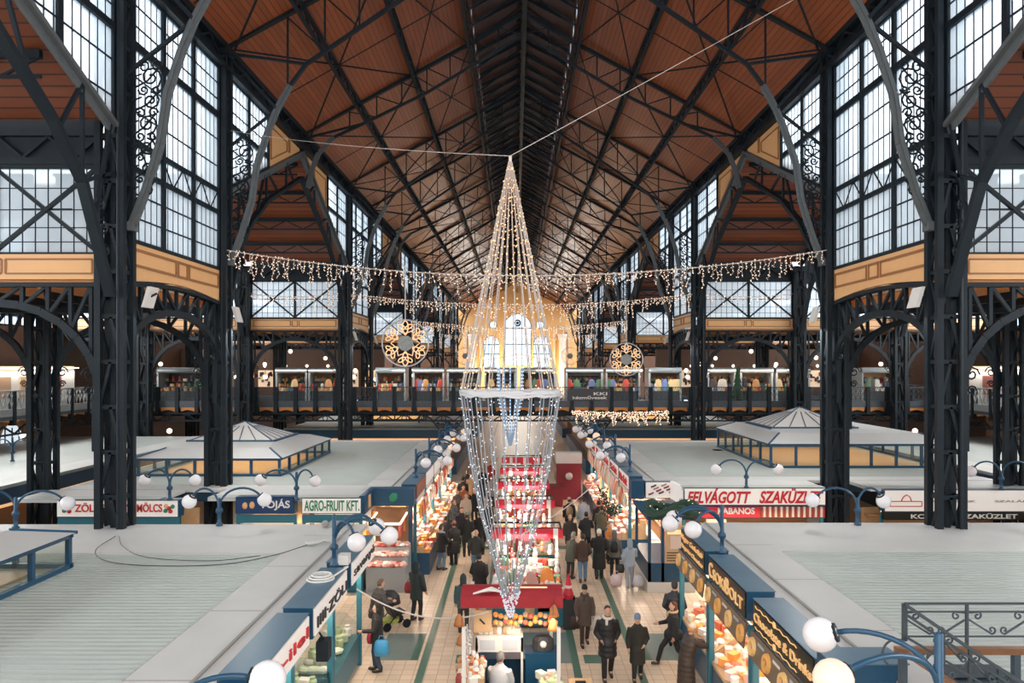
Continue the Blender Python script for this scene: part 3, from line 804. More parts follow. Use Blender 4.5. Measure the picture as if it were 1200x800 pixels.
# coiled cable and loose wires on the roofs
mb = MB()
for i in range(3): mb.tube(arc((-4.45, 15.0 + .04*i, RZ+.09+.03*i), .27 - .04*i, 0, 2*pi, 18, (1, 0, 0), (0, 1, 0)), .022, 5, False)
mb.tube([(-4.2, 15.1, RZ+.12), (-4.0, 15.5, RZ+.2), (-4.15, 15.8, RZ+.1)], .02, 5)
mb.build('cable_coil', M['white'], label='coil of white cable lying on the blue sign box', cat='cable')
MB().tube(smooth([(-10.9, 19.0, RZ+.03), (-10.6, 17.6, RZ+.03), (-9.8, 16.6, RZ+.03), (-8.6, 16.2, RZ+.03), (-7.0, 16.3, RZ+.03), (-6.1, 17.1, RZ+.03), (-5.6, 18.0, RZ+.04), (-5.1, 18.6, RZ+.03)]), .011, 4).build('loose_cable', M['wired'], label='thin dark cable trailing over the ribbed roof from the column foot', cat='cable')
MB().tube(smooth([(-10.8, 19.0, RZ+.03), (-10.1, 17.9, RZ+.03), (-9.0, 16.9, RZ+.03), (-7.4, 16.6, RZ+.03), (-6.4, 17.0, RZ+.04)]), .010, 4).build('loose_cable', M['wired'], label='second dark cable beside the first on the ribbed roof', cat='cable')
mb = MB().ball((-5.55, 18.1, RZ+.08), .13, 10, .5).tube([(-5.5, 18.1, RZ+.05), (-5.2, 18.2, RZ+.12), (-5.0, 18.35, RZ+.05)], .03, 5)
mb.build('cable_knot', M['apron'], label='pale bundle of cable ends on the roof apron', cat='cable')
mb = MB().box(-5.6, 20.1, RZ, -5.25, 20.4, RZ+.14).ball((-5.7, 20.15, RZ+.1), .1, 8)
mb.build('junction_box', M['seam'], label='small grey junction box at the far edge of the near roof', cat='box')
MB().box(-4.35, 16.05, 3.38, -4.12, 16.3, 3.6).build('white_socket_box', M['white'], label='small white box on the blue sign box behind the cable coil', cat='box')
MB().ball((10.3, 38.5, RZ+.02), .28, 12, .12).build('roof_vent', M['iron'], label='flat dark round vent on the stall roof behind the FELVÁGOTT sign', cat='vent')

BOLD = .018
# ---- cross-aisle signs facing the viewer
def cross_sign(x0, x1, y, z0, z1, m, label, letters, depth=.4):
    t = thing('shop_sign', label, 'sign')
    MB().box(x0, y, z0-.03, x1, y+depth, z1).build('sign_box', M['blue'], t)
    MB().box(x0+.03, y-.03, z0, x1-.03, y, z1-.03).build('sign_face', m, t)
    for (txt, f0, f1, g0, g1, lm, sh) in letters:
        lettering(txt, t, (x0 + (x1-x0)*f0, y-.035, z0 + (z1-z0)*g0), (1, 0, 0), (0, 0, 1), (x1-x0)*(f1-f0), (z1-z0)*(g1-g0), lm, None, sh)
    return t
cross_sign(-7.7, -5.66, 24.7, 2.78, 3.3, M['signwhite'], 'white sign with green lettering AGRO-FRUIT KFT.', [('AGRO-FRUIT KFT.', .05, .97, .14, .84, M['green_l'], 0)])
t = cross_sign(-9.95, -7.95, 24.7, 2.78, 3.32, M['signblue'], 'blue sign with white lettering TOJÁS and pale eggs', [('TOJÁS', .42, .93, .18, .9, M['white'], 0)])
mb = MB()
for x, z in ((-9.62, 3.03), (-9.38, 3.05)): mb.ball((x, 24.69, z), .1, 10, 1.25)
mb.build('egg_logo', M['ochre'], t)
t = cross_sign(-15.85, -11.75, 24.4, 2.72, 3.28, M['signwhite'], 'long white sign with red lettering ZÖLDSÉG GYÜMÖLCS', [('ZÖLDSÉG', .155, .5, .28, .86, M['red'], 0), ('GYÜMÖLCS', .53, .87, .28, .86, M['red'], 0)])
for sx in (-15.45, -12.05):
    mb = MB()
    for i, (dx, dz) in enumerate(((0, 0), (.12, .06), (-.1, .08), (.05, -.1), (-.12, -.08))): mb.c = i % 3; mb.ball((sx+dx, 24.36, 3.0+dz), .075, 7, 1.0)
    mb.build('fruit_logo', [M['red'], M['green_l'], M['ochre']], t)
BOLD = .03
t = cross_sign(5.78, 11.0, 26.7, 2.68, 3.3, M['signwhite'], 'long white sign with red slanted lettering FELVÁGOTT SZAKÜZLET', [('FELVÁGOTT', .02, .47, .08, .97, M['red'], .28), ('SZAKÜZLET', .53, .98, .08, .97, M['red'], .28)])
BOLD = .03
t = cross_sign(5.78, 11.0, 26.75, 2.2, 2.62, M['redtrim'], 'red board lettered KABANOS under the FELVÁGOTT sign', [('KABANOS', .24, .5, .3, .85, M['white'], 0)], .1)
mb = MB()
for i in range(22): mb.c = i % 2; mb.box(8.6 + .105*i, 26.68, 2.22, 8.68 + .105*i, 26.72, 2.6)
mb.build('sausage_print', [cm((.25, .05, .03)), cm((.75, .6, .5))], t)
BOLD = .02
t = cross_sign(13.0, 20.3, 26.4, 2.5, 3.28, M['signwhite'], 'very long pale sign with a small red outlined logo above KOLBÁSZ SZAKÜZLET', [('KOLBÁSZ SZAKÜZLET', .13, .66, -.34, -.08, M['white'], 0)])
MB().box(13.0, 26.36, 2.18, 20.3, 26.6, 2.47).build('black_fascia', M['signblack'], t)
mb = MB().path([(13.2, 26.36, 2.68), (14.35, 26.36, 2.68), (14.35, 26.36, 2.86), (13.2, 26.36, 2.86), (13.2, 26.36, 2.68)], .02, .03).path([(13.6, 26.36, 2.86), (13.68, 26.36, 3.02), (13.8, 26.36, 3.1), (13.92, 26.36, 3.02), (13.98, 26.36, 2.86)], .02, .03)
mb.build('red_logo', M['red'], t)
lettering('KOLBÁSZOK', t, (14.7, 26.36, 2.83), (1, 0, 0), (0, 0, 1), 1.6, .09, cm((.35, .33, .33))); lettering('SZALÁMIK', t, (17.0, 26.36, 2.83), (1, 0, 0), (0, 0, 1), 1.6, .09, cm((.35, .33, .33)))
# recessed corner boxes
t = thing('shop_sign', 'plain dark blue corner box with a small green leaf, beside the AGRO-FRUIT sign', 'sign')
MB().box(-5.55, 26.2, 2.72, -4.1, 26.7, 3.34).box(-5.75, 24.75, 2.72, -5.55, 26.7, 3.34).build('sign_box', M['blue'], t)
MB().prism([(-4.95, 26.17, 2.9), (-4.8, 26.17, 2.88), (-4.68, 26.17, 3.0), (-4.7, 26.17, 3.18), (-4.86, 26.17, 3.2), (-4.98, 26.17, 3.08)], (0, .03, 0)).build('leaf_logo', M['green_l'], t)
MB().box(-5.76, 25.3, 2.82, -5.75, 25.7, 3.26).box(-5.55, 25.3, 2.82, -5.54, 25.7, 3.26).build('label_print', M['ochre'], t)
t = cross_sign(4.65, 5.72, 28.4, 2.62, 3.26, M['signwhite'], 'pale picture sign with dark red sausages at the corner beyond the wreath', [])
mb = MB()
for i in range(9):
    mb.c = i % 3; x = 4.78 + .1*i; z = 2.75 + .38*((i*7) % 9)/9
    mb.tube([(x, 28.36, z), (x+.1, 28.355, z+.03), (x+.2, 28.36, z+.08)], .035, 6)
mb.build('sausage_print', [cm((.3, .03, .03)), cm((.12, .05, .05)), cm((.5, .25, .2))], t)
MB().box(4.1, 28.3, 2.6, 4.6, 28.9, 3.3).build('sign_box', M['blue'], thing('corner_box', 'plain blue box on the corner beside the sausage picture sign', 'box'))
t = thing('shop_sign', 'small slanted white sign linking the picture sign to FELVÁGOTT', 'sign')
MB().prism([(5.62, 28.3, 2.62), (5.76, 26.8, 2.62), (5.76, 26.8, 3.3), (5.62, 28.3, 3.3)], (.1, 0, 0)).build('sign_face', M['signwhite'], t)
# signs along the aisle on the second blocks
names = {-1: [('pale', M['signwhite'])], 1: [('pink printed', M['signwhite'])]}
for s, y00 in ((-1, 27.0), (1, 29.0)):
    for i in range(5):
        y0 = y00 + 2.95*i
        t = aisle_sign(s, y0, y0 + 2.65, '%s sign box of the second stall block, %s from its corner, %s' % ('pale' if s < 0 else 'pink lettered', ['first', 'second', 'third', 'fourth', 'fifth'][i], SIDE[s]), M['signwhite'] if s > 0 or i else cm((.3, .12, .07)), [('Hús Bolt', .1, .9, 2.92, 3.25, M['red'], 0)] if s > 0 else [])

# ---- globe lamps on posts
def lamp(x, y, z, dirs, label, warm=(), L=1.0, group=None, tall=1.12, end=.2, rise=.6):
    t = thing('globe_lamp', label, 'lamp', (x, y, z), 0, group)
    MB().lathe([(.10, 0), (.10, .04), (.055, .08), (.05, .34), (.09, .37), (.10, .42), (.09, .46), (.05, .5), (.045, tall), (.02, tall+.02)], n=10).build('post', M['blue'], t, True)
    for i, (az, ln) in enumerate(dirs):
        a = math.radians(az); u = Vector((math.cos(a), math.sin(a), 0)); ln *= L
        pts = []
        for q in range(13):
            an = pi * (1 - q/12*(1-end))
            pts.append(u*(ln*(1 + math.cos(an))/(1 + math.cos(pi*end))) + Vector((0, 0, .44 + rise*max(0, math.sin(an))**.9)))
        am = MB().tube(pts, .032, 7).build('arm', M['blue'], t, True)
        e = pts[-1]; dn = (pts[-1] - pts[-2]).normalized(); c = e + dn*.17
        MB().tube([e - dn*.02, e + dn*.05], [.11, .12], 10).build('cap', M['iron'], am)
        MB().ball(c, .20, 16).build('globe', M['globe_warm'] if i in warm else M['globe'], am, True)
    return t
A3 = [(-55, .75), (-8, 1.15), (30, 1.05)]
B3 = [(180+55, .75), (188, 1.15), (150, 1.05)]
lamp(-4.42, 16.0, 3.38, [(-45, .8), (-5, 1.12), (45, 1.0)], 'tall blue post lamp with opal globes beside the coiled cable')
nl2 = lamp(-4.1, 7.7, 3.55, [(3, .86), (-70, .8)], 'blue lamp arm with an opal globe over the white sign at the frame bottom', tall=.75, end=.4, rise=.5)
lamp(4.45, 17.1, 3.38, [(215, .9), (180, 1.1), (150, 1.05)], 'tall blue post lamp with opal globes behind the CsokiBolt sign')
nl = lamp(4.25, 8.0, 3.72, [(152, 1.05), (205, 1.45)], 'blue post lamp whose lower globe glows warm above Chocolate & Drinks', warm=(1,), end=.34, rise=.58)
MB().lathe([(.09, -3.72), (.06, -3.6), (.05, 0)], n=10).build('lower_post', M['blue'], nl)
MB().lathe([(.07, -.3), (.05, 0)], n=10).build('lower_post', M['blue'], nl2)
lamp(-7.85, 24.62, 2.72+.5, [(180, 1.1), (0, .55)], 'two armed globe lamp between the TOJÁS and AGRO-FRUIT signs', tall=.95)
lamp(-8.75, 20.4, RZ, [(180, .75), (10, 1.1)], 'two armed globe lamp on the roof edge in front of the TOJÁS sign', tall=.75)
lamp(-14.2, 20.0, RZ, [(180, 1.0), (0, 1.3)], 'two armed globe lamp before the ZÖLDSÉG sign', tall=.85)
lamp(8.05, 26.6, 3.3, [(180, 1.0), (0, 1.05)], 'two armed globe lamp standing on top of the FELVÁGOTT sign', tall=.6)
lamp(9.25, 20.5, RZ, [(180, 1.15), (0, .65)], 'two armed globe lamp on the far roof edge in front of the FELVÁGOTT sign', tall=.75)
lamp(17.2, 26.3, 3.28, [(180, 1.0), (0, 1.0)], 'two armed globe lamp on the long pale KOLBÁSZ sign', tall=.6)
lamp(15.8, 20.6, RZ, [(180, 1.1), (0, .6)], 'two armed globe lamp past the near column before the KOLBÁSZ sign', tall=.7)
lamp(-12.0, 24.3, 3.28, [(180, .75), (0, .75)], 'two armed globe lamp behind the near column by the ZÖLDSÉG sign', tall=.6)
for i, y in enumerate((28.6, 33.0, 37.5, 40.9)):
    w = ['at the corner', 'second from the corner', 'third from the corner', 'last before the bridge'][i]
    lamp(-4.35, y, 3.38, A3, 'blue globe lamp on the second stall block %s %s' % (w, SIDE[-1]), warm=(2,) if i in (1, 3) else ())
    lamp(4.35, y + 1.6, 3.38, B3, 'blue globe lamp on the second stall block %s %s' % (w, SIDE[1]), warm=(0,) if i == 2 else ())
for s in (-1, 1):
    for i, (x, y) in enumerate(((20.5, 24.5), (22.5, 29), (24, 34), (8, 57), (12.5, 57), (4.6, 62), (4.6, 68), (4.6, 80), (4.6, 90))):
        lamp(s*x, y, RZ, [(0, .8), (180, .8)], 'distant two armed globe lamp in the side aisle ' + SIDE[s] if i < 3 else 'distant two armed globe lamp beyond the bridge ' + SIDE[s], warm=(0, 1) if i % 2 else (0,), group=('side aisle globe lamps ' if i < 3 else 'globe lamps beyond the bridge ') + SIDE[s])

# ---- glazed roof boxes with a glass pyramid
LAMPS = []  # spots for the added warm lights in the roof boxes
def skylight(x0, y0, x1, y1, zg, zr_, zp, label, px=(.2, .8), py=(.25, .75)):
    t = thing('roof_light', label, 'roof light')
    z0 = RZ; mb = MB()
    nx, ny = max(3, round(abs(x1-x0)/1.1)), max(4, round((y1-y0)/1.3))
    for i in range(nx+1):
        x = x0 + (x1-x0)*i/nx
        for y in (y0, y1): mb.box(x-.05, y-.05, z0, x+.05, y+.05, zg)
    for i in range(1, ny):
        y = y0 + (y1-y0)*i/ny
        for x in (x0, x1): mb.box(x-.05, y-.05, z0, x+.05, y+.05, zg)
    for z in (z0+.03, zg): 
        mb.box(x0-.07, y0-.07, z-.05, x1+.07, y0+.05, z+.05).box(x0-.07, y1-.05, z-.05, x1+.07, y1+.07, z+.05)
        mb.box(x0-.07, y0, z-.05, x0+.05, y1, z+.05).box(x1-.05, y0, z-.05, x1+.07, y1, z+.05)
    mb.build('frame', M['blue'], t)
    LAMPS.append(((x0+x1)/2, (y0+y1)/2, zg+.02, abs(x1-x0)*.8, abs(y1-y0)*.8))
    MB().box(x0, y0, z0, x1, y0+.01, zg).box(x0, y1-.01, z0, x1, y1, zg).box(x0, y0, z0, x0+.01, y1, zg).box(x1-.01, y0, z0, x1, y1, zg).build('pane', M['glass_case'], t)
    # inner well
    MB().box(x0+.5, y0+.5, z0-.02, x1-.5, y1-.5, z0+.02).build('well_floor', M['lightwood'], t)
    xa, xb, ya, yb = x0+(x1-x0)*px[0], x0+(x1-x0)*px[1], y0+(y1-y0)*py[0], y0+(y1-y0)*py[1]
    o, m1 = .12, 1.0
    lo = [(x0-o, y0-o, zg+.05), (x1+o, y0-o, zg+.05), (x1+o, y1+o, zg+.05), (x0-o, y1+o, zg+.05)]
    mid = [(x0+.7, y0+.9, zr_-.12), (x1-.7, y0+.9, zr_-.12), (x1-.7, y1-.9, zr_-.12), (x0+.7, y1-.9, zr_-.12)]
    hi = [(xa, ya, zr_), (xb, ya, zr_), (xb, yb, zr_), (xa, yb, zr_)]
    mb = MB()
    for p, q in ((lo, mid), (mid, hi)):
        for i in range(4): mb.poly([p[i], p[(i+1)%4], q[(i+1)%4], q[i]])
    mb.build('roof_cladding', M['apron'], t)
    mb = MB()
    for i in range(4): mb.bar(lo[i], mid[i], .07)
    mb.build('hip_trim', M['blue'], t)
    ap = ((xa+xb)/2, (ya+yb)/2, zp)
    ra, rb = (xa + (xb-xa)*.35, ap[1], zp), (xa + (xb-xa)*.65, ap[1], zp)
    mb = MB()
    mb.poly([hi[0], hi[1], ap]).poly([hi[1], hi[2], ap]).poly([hi[2], hi[3], ap]).poly([hi[3], hi[0], ap])
    mb.build('pyramid_glazing', M['white'], t)
    mb = MB()
    for i in range(4):
        mb.bar(hi[i], hi[(i+1)%4], .12); mb.bar(hi[i], ap, .05)
        for f in (.2, .4, .6, .8):
            p = Vector(hi[i]).lerp(Vector(hi[(i+1)%4]), f); mb.bar(p, Vector(ap).lerp(Vector(p), .25), .035)
    mb.build('pyramid_bar_lattice', M['blue'], t)
    return t
skylight(-15.8, 29.6, -10.05, 37.5, 3.97, 4.45, 5.2, 'glazed roof box with a glass pyramid on the AGRO-FRUIT stall roof', (.16, .82), (.3, .75))
skylight(10.85, 32.0, 18.6, 40.3, 4.3, 4.85, 5.75, 'larger glazed roof box with a glass pyramid on the FELVÁGOTT stall roof', (.1, .62), (.25, .7))
skylight(-17.5, 7.5, -10.4, 16.2, 4.0, 4.45, 5.2, 'blue framed glazed roof box on the near roof at the frame edge')
for s in (-1, 1):
    skylight(min(s*8, s*14), 60, max(s*8, s*14), 66, 4.0, 4.45, 5.1, 'distant glazed roof box seen under the bridge ' + SIDE[s])

# ---- scrollwork stair railing on the near roof
t = thing('stair_railing', 'grey wrought iron stair railing with scrolls above the near ribbed roof', 'railing')
def rW(px, py, d): return Vector(W(px, py, d))
d = 8.9
zt, zm, zl = W(0, 707, d)[2], W(0, 716.5, d)[2], W(0, 745.5, d)[2]
X0 = W(1060, 0, d)[0]
X1 = X0 + 3.6
MB().tube([(X0, d, zt), (X1, d, zt)], .016, 6).build('top_rail', M['rail'], t)
MB().tube([(X0, d, zm), (X1, d, zm)], .012, 6).tube([(X0, d, zl), (X1, d, zl)], .012, 6).build('lower_rail', M['rail'], t)
pitch = W(1133, 0, d)[0] - X0
for i in range(6):
    x = X0 + pitch*i
    MB().bar((x, d, zl - .05 if i == 0 else zl-.12), (x, d, zt), .05 if i == 0 else .032).build('baluster', M['rail'], t)
mb = MB()
for i in range(6):
    x = X0 + pitch*i
    for sg in (-1, 1):
        if i == 0 and sg < 0: continue
        a, e = Vector((x + sg*.03, d, zm - .10)), Vector((x + sg*pitch*.40, d, zl + .03))
        mb.tube([a, e], .014, 5)
        mb.tube(spiral((x + sg*.13, d, zm - .05), .055, 1.1, 12, (sg, 0, 0), (0, 0, 1), pi/2, -1), .012, 5)
        mb.tube(spiral(e + Vector((sg*.0, 0, .05)), .05, 1.0, 12, (sg, 0, 0), (0, 0, 1), -pi/2, 1), .012, 5)
        mb.tube([(x + sg*.03, d, zm-.01), (x + sg*.14, d, zm+.0)], .014, 5)
mb.build('scroll_lattice', M['rail'], t)
# sloping flight rail coming down towards the viewer
d2 = 8.2
def sl(px): return 709 + (px - 1060)*(800 - 709)/(1196 - 1060)
A, B2 = rW(1062, 709, 8.85), rW(1200, 803, d2)
MB().tube([A, B2], .022, 6).build('flight_top_rail', M['rail'], t)
A2, B3_ = rW(1062, 720, 8.85), rW(1190, 806, d2); MB().tube([A2, B3_], .018, 6).build('flight_mid_rail', M['rail'], t)
A3_, B4 = rW(1062, 746, 8.85), rW(1160, 806, d2); MB().tube([A3_, B4], .016, 6).build('flight_low_rail', M['rail'], t)
mb = MB()
for f in (.33, .56, .8):
    p = A.lerp(B2, f); mb.bar(p, p - Vector((0, 0, .42)), .035)
    q = p - Vector((0, 0, .12))
    for sg in (-1, 1):
        mb.tube(spiral(q + Vector((sg*.07, 0, 0)), .05, 1.1, 10, (sg, 0, 0), (0, 0, 1), pi/2, -1), .012, 5)
        mb.tube([q, q + Vector((sg*.2, 0, -.22))], .013, 5)
        mb.tube(spiral(q + Vector((sg*.2, 0, -.18)), .045, 1.0, 10, (sg, 0, 0), (0, 0, 1), -pi/2, 1), .012, 5)
mb.tube(arc(A3_ + Vector((-.12, 0, -.2)), .17, pi*.3, pi*1.3, 12), .014, 5)
mb.build('flight_scroll_lattice', M['rail'], t)
t = thing('stair_landing', 'varnished brown timber stringers of the stair below the railing', 'stair')
bz = W(0, 762, 9.3)[2]; MB().box(X0 + .1, 9.25, bz-.04, X1 + 1, 9.35, bz+.04).build('timber_beam', M['woodrail'], t)
for xx in (X0+.15, X0+1.6, X0+3.2): MB().box(xx, 9.26, RZ-.02, xx+.08, 9.34, bz-.04).build('support', M['deck'], t)
c1 = rW(1064, 766, 9.0); c2 = rW(1130, 810, 8.6)
MB().bar(c1, c2, .10, .05).build('timber_stringer', M['woodrail'], t)
mb = MB()
for i in range(7):
    p = rW(1104 + 14*i, 786 + 9*i, 8.9 - .06*i); mb.box(p.x, p.y-.1, p.z-.04, p.x + .8, p.y+.2, p.z)
mb.build('step_tread', M['deck'], t)
# lighting on the floodlight arms of the columns
fl = None
for i, (a, c) in enumerate(PAIRS[:3]):
    for s in (-1, 1):
        for y, w in ((a, 'first'), (c, 'second')):
            lb = 'square floodlight on the %s column, pair %s %s' % (w, PW[i], SIDE[s])
            if fl is None:
                fl = thing('wall_lamp', lb, 'floodlight', (s*10.95, y + .75, 9.75), 0, 'column floodlights')
                mb = MB().prism([(-.05, -.2, -.3), (.05, -.2, -.3), (.22, -.2, .28), (.12, -.2, .28)], (0, .5, 0)); mb.build('housing', M['white'], fl)
                MB().bar((.1, 0, 0), (.3, 0, .1), .05).build('bracket', M['iron'], fl)
            else: dup(fl, (s*10.95, y + .75, 9.75), 0 if s > 0 else pi, lb)
# ================================================================ GALLERIES, BRIDGE, KIOSKS, END WALL
def lattice_rail(mb, p0, p1, z0, z1, pitch=.32):
    """wrought iron panels of pointed loops between two points"""
    a, c = Vector(p0), Vector(p1); L = (c - a).length; u = (c - a) / L; n = int(L / pitch)
    up = Vector((0, 0, 1)); h = z1 - z0
    for i in range(n):
        q = a + u*(L*i/n); w = L/n
        mb.bar(q + up*z0, q + up*z1, .025)
        mb.bar(q + up*(z0+.08), q + u*w*.5 + up*(z0 + h*.62), .022); mb.bar(q + u*w + up*(z0+.08), q + u*w*.5 + up*(z0 + h*.62), .022)
        mb.bar(q + up*(z0 + h*.62), q + u*w*.5 + up*z1, .02); mb.bar(q + u*w + up*(z0 + h*.62), q + u*w*.5 + up*z1, .02)
BY0, BY1 = 48.5, 54.2
DK = 5.05
t = thing('gallery_bridge', 'dark steel gallery bridge crossing the whole hall with kiosks on it', 'bridge', kind='structure')
MB().box(-27.5, BY0+.1, DK-.2, 27.5, BY1, DK).build('deck', M['deck'], t)
MB().box(-27.5, BY0, DK-.02, 27.5, BY0+.1, DK+.38).build('fascia', M['deck'], t)
MB().box(-27.5, BY0-.02, DK+1.25, 27.5, BY0+.05, DK+1.31).box(-27.5, BY0, DK+.5, 27.5, BY0+.04, DK+.53).build('handrail', M['rail'], t)
mb = MB(); lattice_rail(mb, (-27.5, BY0+.02, 0), (27.5, BY0+.02, 0), DK+.4, DK+1.25); mb.build('railing_lattice', M['rail'], t)
mb = MB(); mv = MB(); x = -27.0
while x < 27.4:
    mb.box(x-.12, BY0-.08, DK-.5, x+.12, BY0+.2, DK+1.32)
    mv.prism([(x+.2 + .92*q/8, BY0+.08, DK-.05 - .3 + .12*math.sin(pi*q/8)) for q in range(9)] + [(x+1.12, BY0+.08, DK-.05), (x+.2, BY0+.08, DK-.05)], (0, .3, 0))
    mb.bar((x, BY0, DK-.95), (x+.66, BY0, DK-.5), .07); mb.bar((x+1.32, BY0, DK-.95), (x+.66, BY0, DK-.5), .07)
    mb.tube(arc((x+.66, BY0, DK-.78), .16, 0, 2*pi, 10), .03, 4, False)
    x += 1.32
mb.box(-27.5, BY0-.04, DK-.52, 27.5, BY0+.1, DK-.42).box(-27.5, BY0-.04, DK-1.0, 27.5, BY0+.1, DK-.9)
mb.build('bracket_lattice', M['iron'], t); mv.build('vault_infill', M['vault'], t)
MB().box(-27.5, BY0+.3, DK-.5, 27.5, BY0+.5, DK-.2).box(-27.5, BY1-.2, DK-1, 27.5, BY1, DK-.2).build('joist_beam', M['iron'], t)
for s in (-1, 1):
    tt = thing('bridge_column', 'slim dark column with scroll brackets under the bridge ' + SIDE[s], 'column', (s*5.0, BY0+.4, 0), 0, None, 'structure')
    MB().lathe([(.28, 0), (.28, .2), (.15, .4), (.13, 3.6), (.2, 3.8), (.2, 4.1)], n=12).build('shaft', M['blue'], tt)
    mb = MB()
    for sg in (-1, 1):
        mb.bar((sg*.1, -.2, 2.9), (sg*1.0, -.2, 4.1), .09); mb.bar((sg*.1, -.2, 4.05), (sg*1.1, -.2, 4.05), .08)
        for cx, cz, r in ((.3, 3.75, .17), (.62, 3.85, .13), (.25, 3.35, .1)): mb.tube(spiral((sg*cx, -.2, cz), r, 1.6, 12, (sg, 0, 0), (0, 0, 1)), .03, 4)
    mb.build('scroll_bracket', M['iron'], tt)
# side galleries
for s in (-1, 1):
    t = thing('side_gallery', 'upper side gallery with pale lattice railing along the outer wall ' + SIDE[s], 'gallery', kind='structure')
    x = s*27.5
    MB().box(x, -4, DK-.2, s*31, 150, DK).build('deck', M['deck'], t)
    MB().box(x, -4, DK-.02, x+s*.1, 150, DK+.4).build('fascia', M['rail_pale'], t)
    mb = MB(); lattice_rail(mb, (x, 12, 0), (x, 48, 0), DK+.4, DK+1.35, .36); lattice_rail(mb, (x, 55, 0), (x, 100, 0), DK+.4, DK+1.35, .6)
    mb.box(x-.04, -4, DK+1.33, x+.04, 150, DK+1.4); mb.build('railing_lattice', M['rail_pale'], t)
    mb = MB(); mv = MB(); y = 12
    while y < 60:
        mb.box(x-s*.05, y-.12, DK-.5, x+s*.25, y+.12, DK+1.35)
        mv.prism([(x+s*.1, y+.25 + 1.2*q/8, DK-.05-.3+.12*math.sin(pi*q/8)) for q in range(9)] + [(x+s*.1, y+1.45, DK-.05), (x+s*.1, y+.25, DK-.05)], (s*.3, 0, 0))
        mb.bar((x, y, DK-.95), (x, y+.85, DK-.5), .08); mb.bar((x, y+1.7, DK-.95), (x, y+.85, DK-.5), .08)
        y += 1.7
    mb.box(x-.05, 12, DK-1.02, x+.05, 60, DK-.92); mb.build('bracket_lattice', M['iron'], t); mv.build('vault_infill', M['vault'], t)
    # kiosk row wall on the gallery and lit shop wall below
    for i, (y0, y1) in enumerate(((14, 26), (28, 47.5))):
        tt = thing('gallery_shop', 'row of pale shop fronts on the upper side gallery, %s stretch %s' % (['nearer', 'farther'][i], SIDE[s]), 'shop', kind='structure')
        MB().box(s*29.3, y0, DK, s*30.6, y1, DK+2.7).build('shop_front', M['plaster'], tt)
        mb = MB(); y = y0 + .4
        while y < y1 - 2: mb.c = int(y) % 3; mb.box(s*29.2, y, DK+.9, s*29.32, y+1.5, DK+2.1); y += 2.3
        mb.build('display_pane', [cm((.55, .35, .22)), cm((.6, .55, .5)), cm((.35, .12, .1))], tt)
        MB().box(s*29.0, y0, DK+2.55, s*29.3, y1, DK+2.62).build('strip_light', M['lampwarm'], tt)
        MB().box(s*30.4, y0, 0, s*30.8, y1, DK-.3).build('ground_wall', M['brownwall'], tt)
        mb = MB(); fr = MB(); y = y0 + 1
        while y < y1 - 2.2:
            pts = [(s*30.38, y, 1.0), (s*30.38, y+1.8, 1.0)] + [(s*30.38, y+.9+.9*math.cos(pi*q/8), 3.4 + .9*math.sin(pi*q/8)) for q in range(9)]
            mb.prism(pts, (-s*.03, 0, 0))
            for q in (.3, .9, 1.5): fr.bar((s*30.33, y+q, 1), (s*30.33, y+q, 4.1), .06)
            for z in (1.6, 2.3, 3.0, 3.7): fr.bar((s*30.33, y, z), (s*30.33, y+1.8, z), .05)
            y += 4.4
        mb.build('arched_window_pane', mat('daylit_arched_window', (.6, .68, .72), .3, emit=(.75, .86, .95), es=.8), tt); fr.build('window_lattice', M['iron'], tt)
# lit shop rows on the cross gallery behind the bridge
for s in (-1, 1):
    t = thing('gallery_shop', 'row of warm lit shop windows on the level behind the bridge ' + SIDE[s], 'shop', kind='structure')
    Yb = 66.0
    MB().box(s*12.4, Yb, DK-.3, s*30.9, Yb+.5, DK+4.2).build('shop_front', M['dimwall'], t)
    MB().box(s*12.4, Yb-1.6, DK-.3, s*30.9, Yb, DK).build('deck', M['deck'], t)
    x = 12.8; i = 0
    while x < 29.5:
        MB().box(s*x, Yb-.06, DK+.8, s*(x+1.5), Yb, DK+2.3).build('lit_window', [M['gloworange'], M['lit_shop']][i % 2], t)
        mb = MB()
        for q in range(12): mb.c = R.randrange(4); px = x + .1 + 1.25*R.random(); pz = DK + .8 + 1.1*R.random(); mb.box(s*px, Yb-.14, pz, s*(px+.12+.15*R.random()), Yb-.08, pz + .15 + .25*R.random())
        mb.build('display_print', [cm((.3, .05, .04)), cm((.05, .05, .05)), cm((.35, .25, .15)), cm((.08, .12, .1))], t)
        MB().ball((s*(x+.75), Yb-.5, DK+2.7), .14, 8).build('globe', M['globe_far'], t)
        x += 1.9; i += 1
# pendant bulbs along the side aisles
pb = None
for s in (-1, 1):
    for (x, y, z) in [(29.5, 18 + 3.1*i, 3.7) for i in range(9)] + [(20 + 2.6*i, 46.5, 3.6) for i in range(3)] + [(13 + 2.3*i, 56.5, 6.9) for i in range(6)] + [(13 + 1.7*i, 57 + 2*(i % 3), 7.4 + .5*(i % 4)) for i in range(11)] + [(12.6, 63 + 4.5*i, 6.6) for i in range(9)] + [(14.5, 80 + 6*i, 7.2) for i in range(9)]:
        lb = 'small hanging warm globe bulb ' + ('under the bridge end or side gallery ' if z < 5 else 'in the dim arches behind the bridge ') + SIDE[s]
        g = ('bulbs under the galleries ' if z < 5 else 'bulbs behind the bridge ') + SIDE[s]
        if pb is None:
            pb = thing('pendant_lamp', lb, 'pendant lamp', (s*x, y, z), 0, g)
            MB().ball((0, 0, 0), .17, 10).build('globe', M['globe_far'], pb, True); MB().bar((0, 0, .15), (0, 0, .5), .03).build('stem', M['iron'], pb)
        else: dup(pb, (s*x, y, z), None, lb, g)
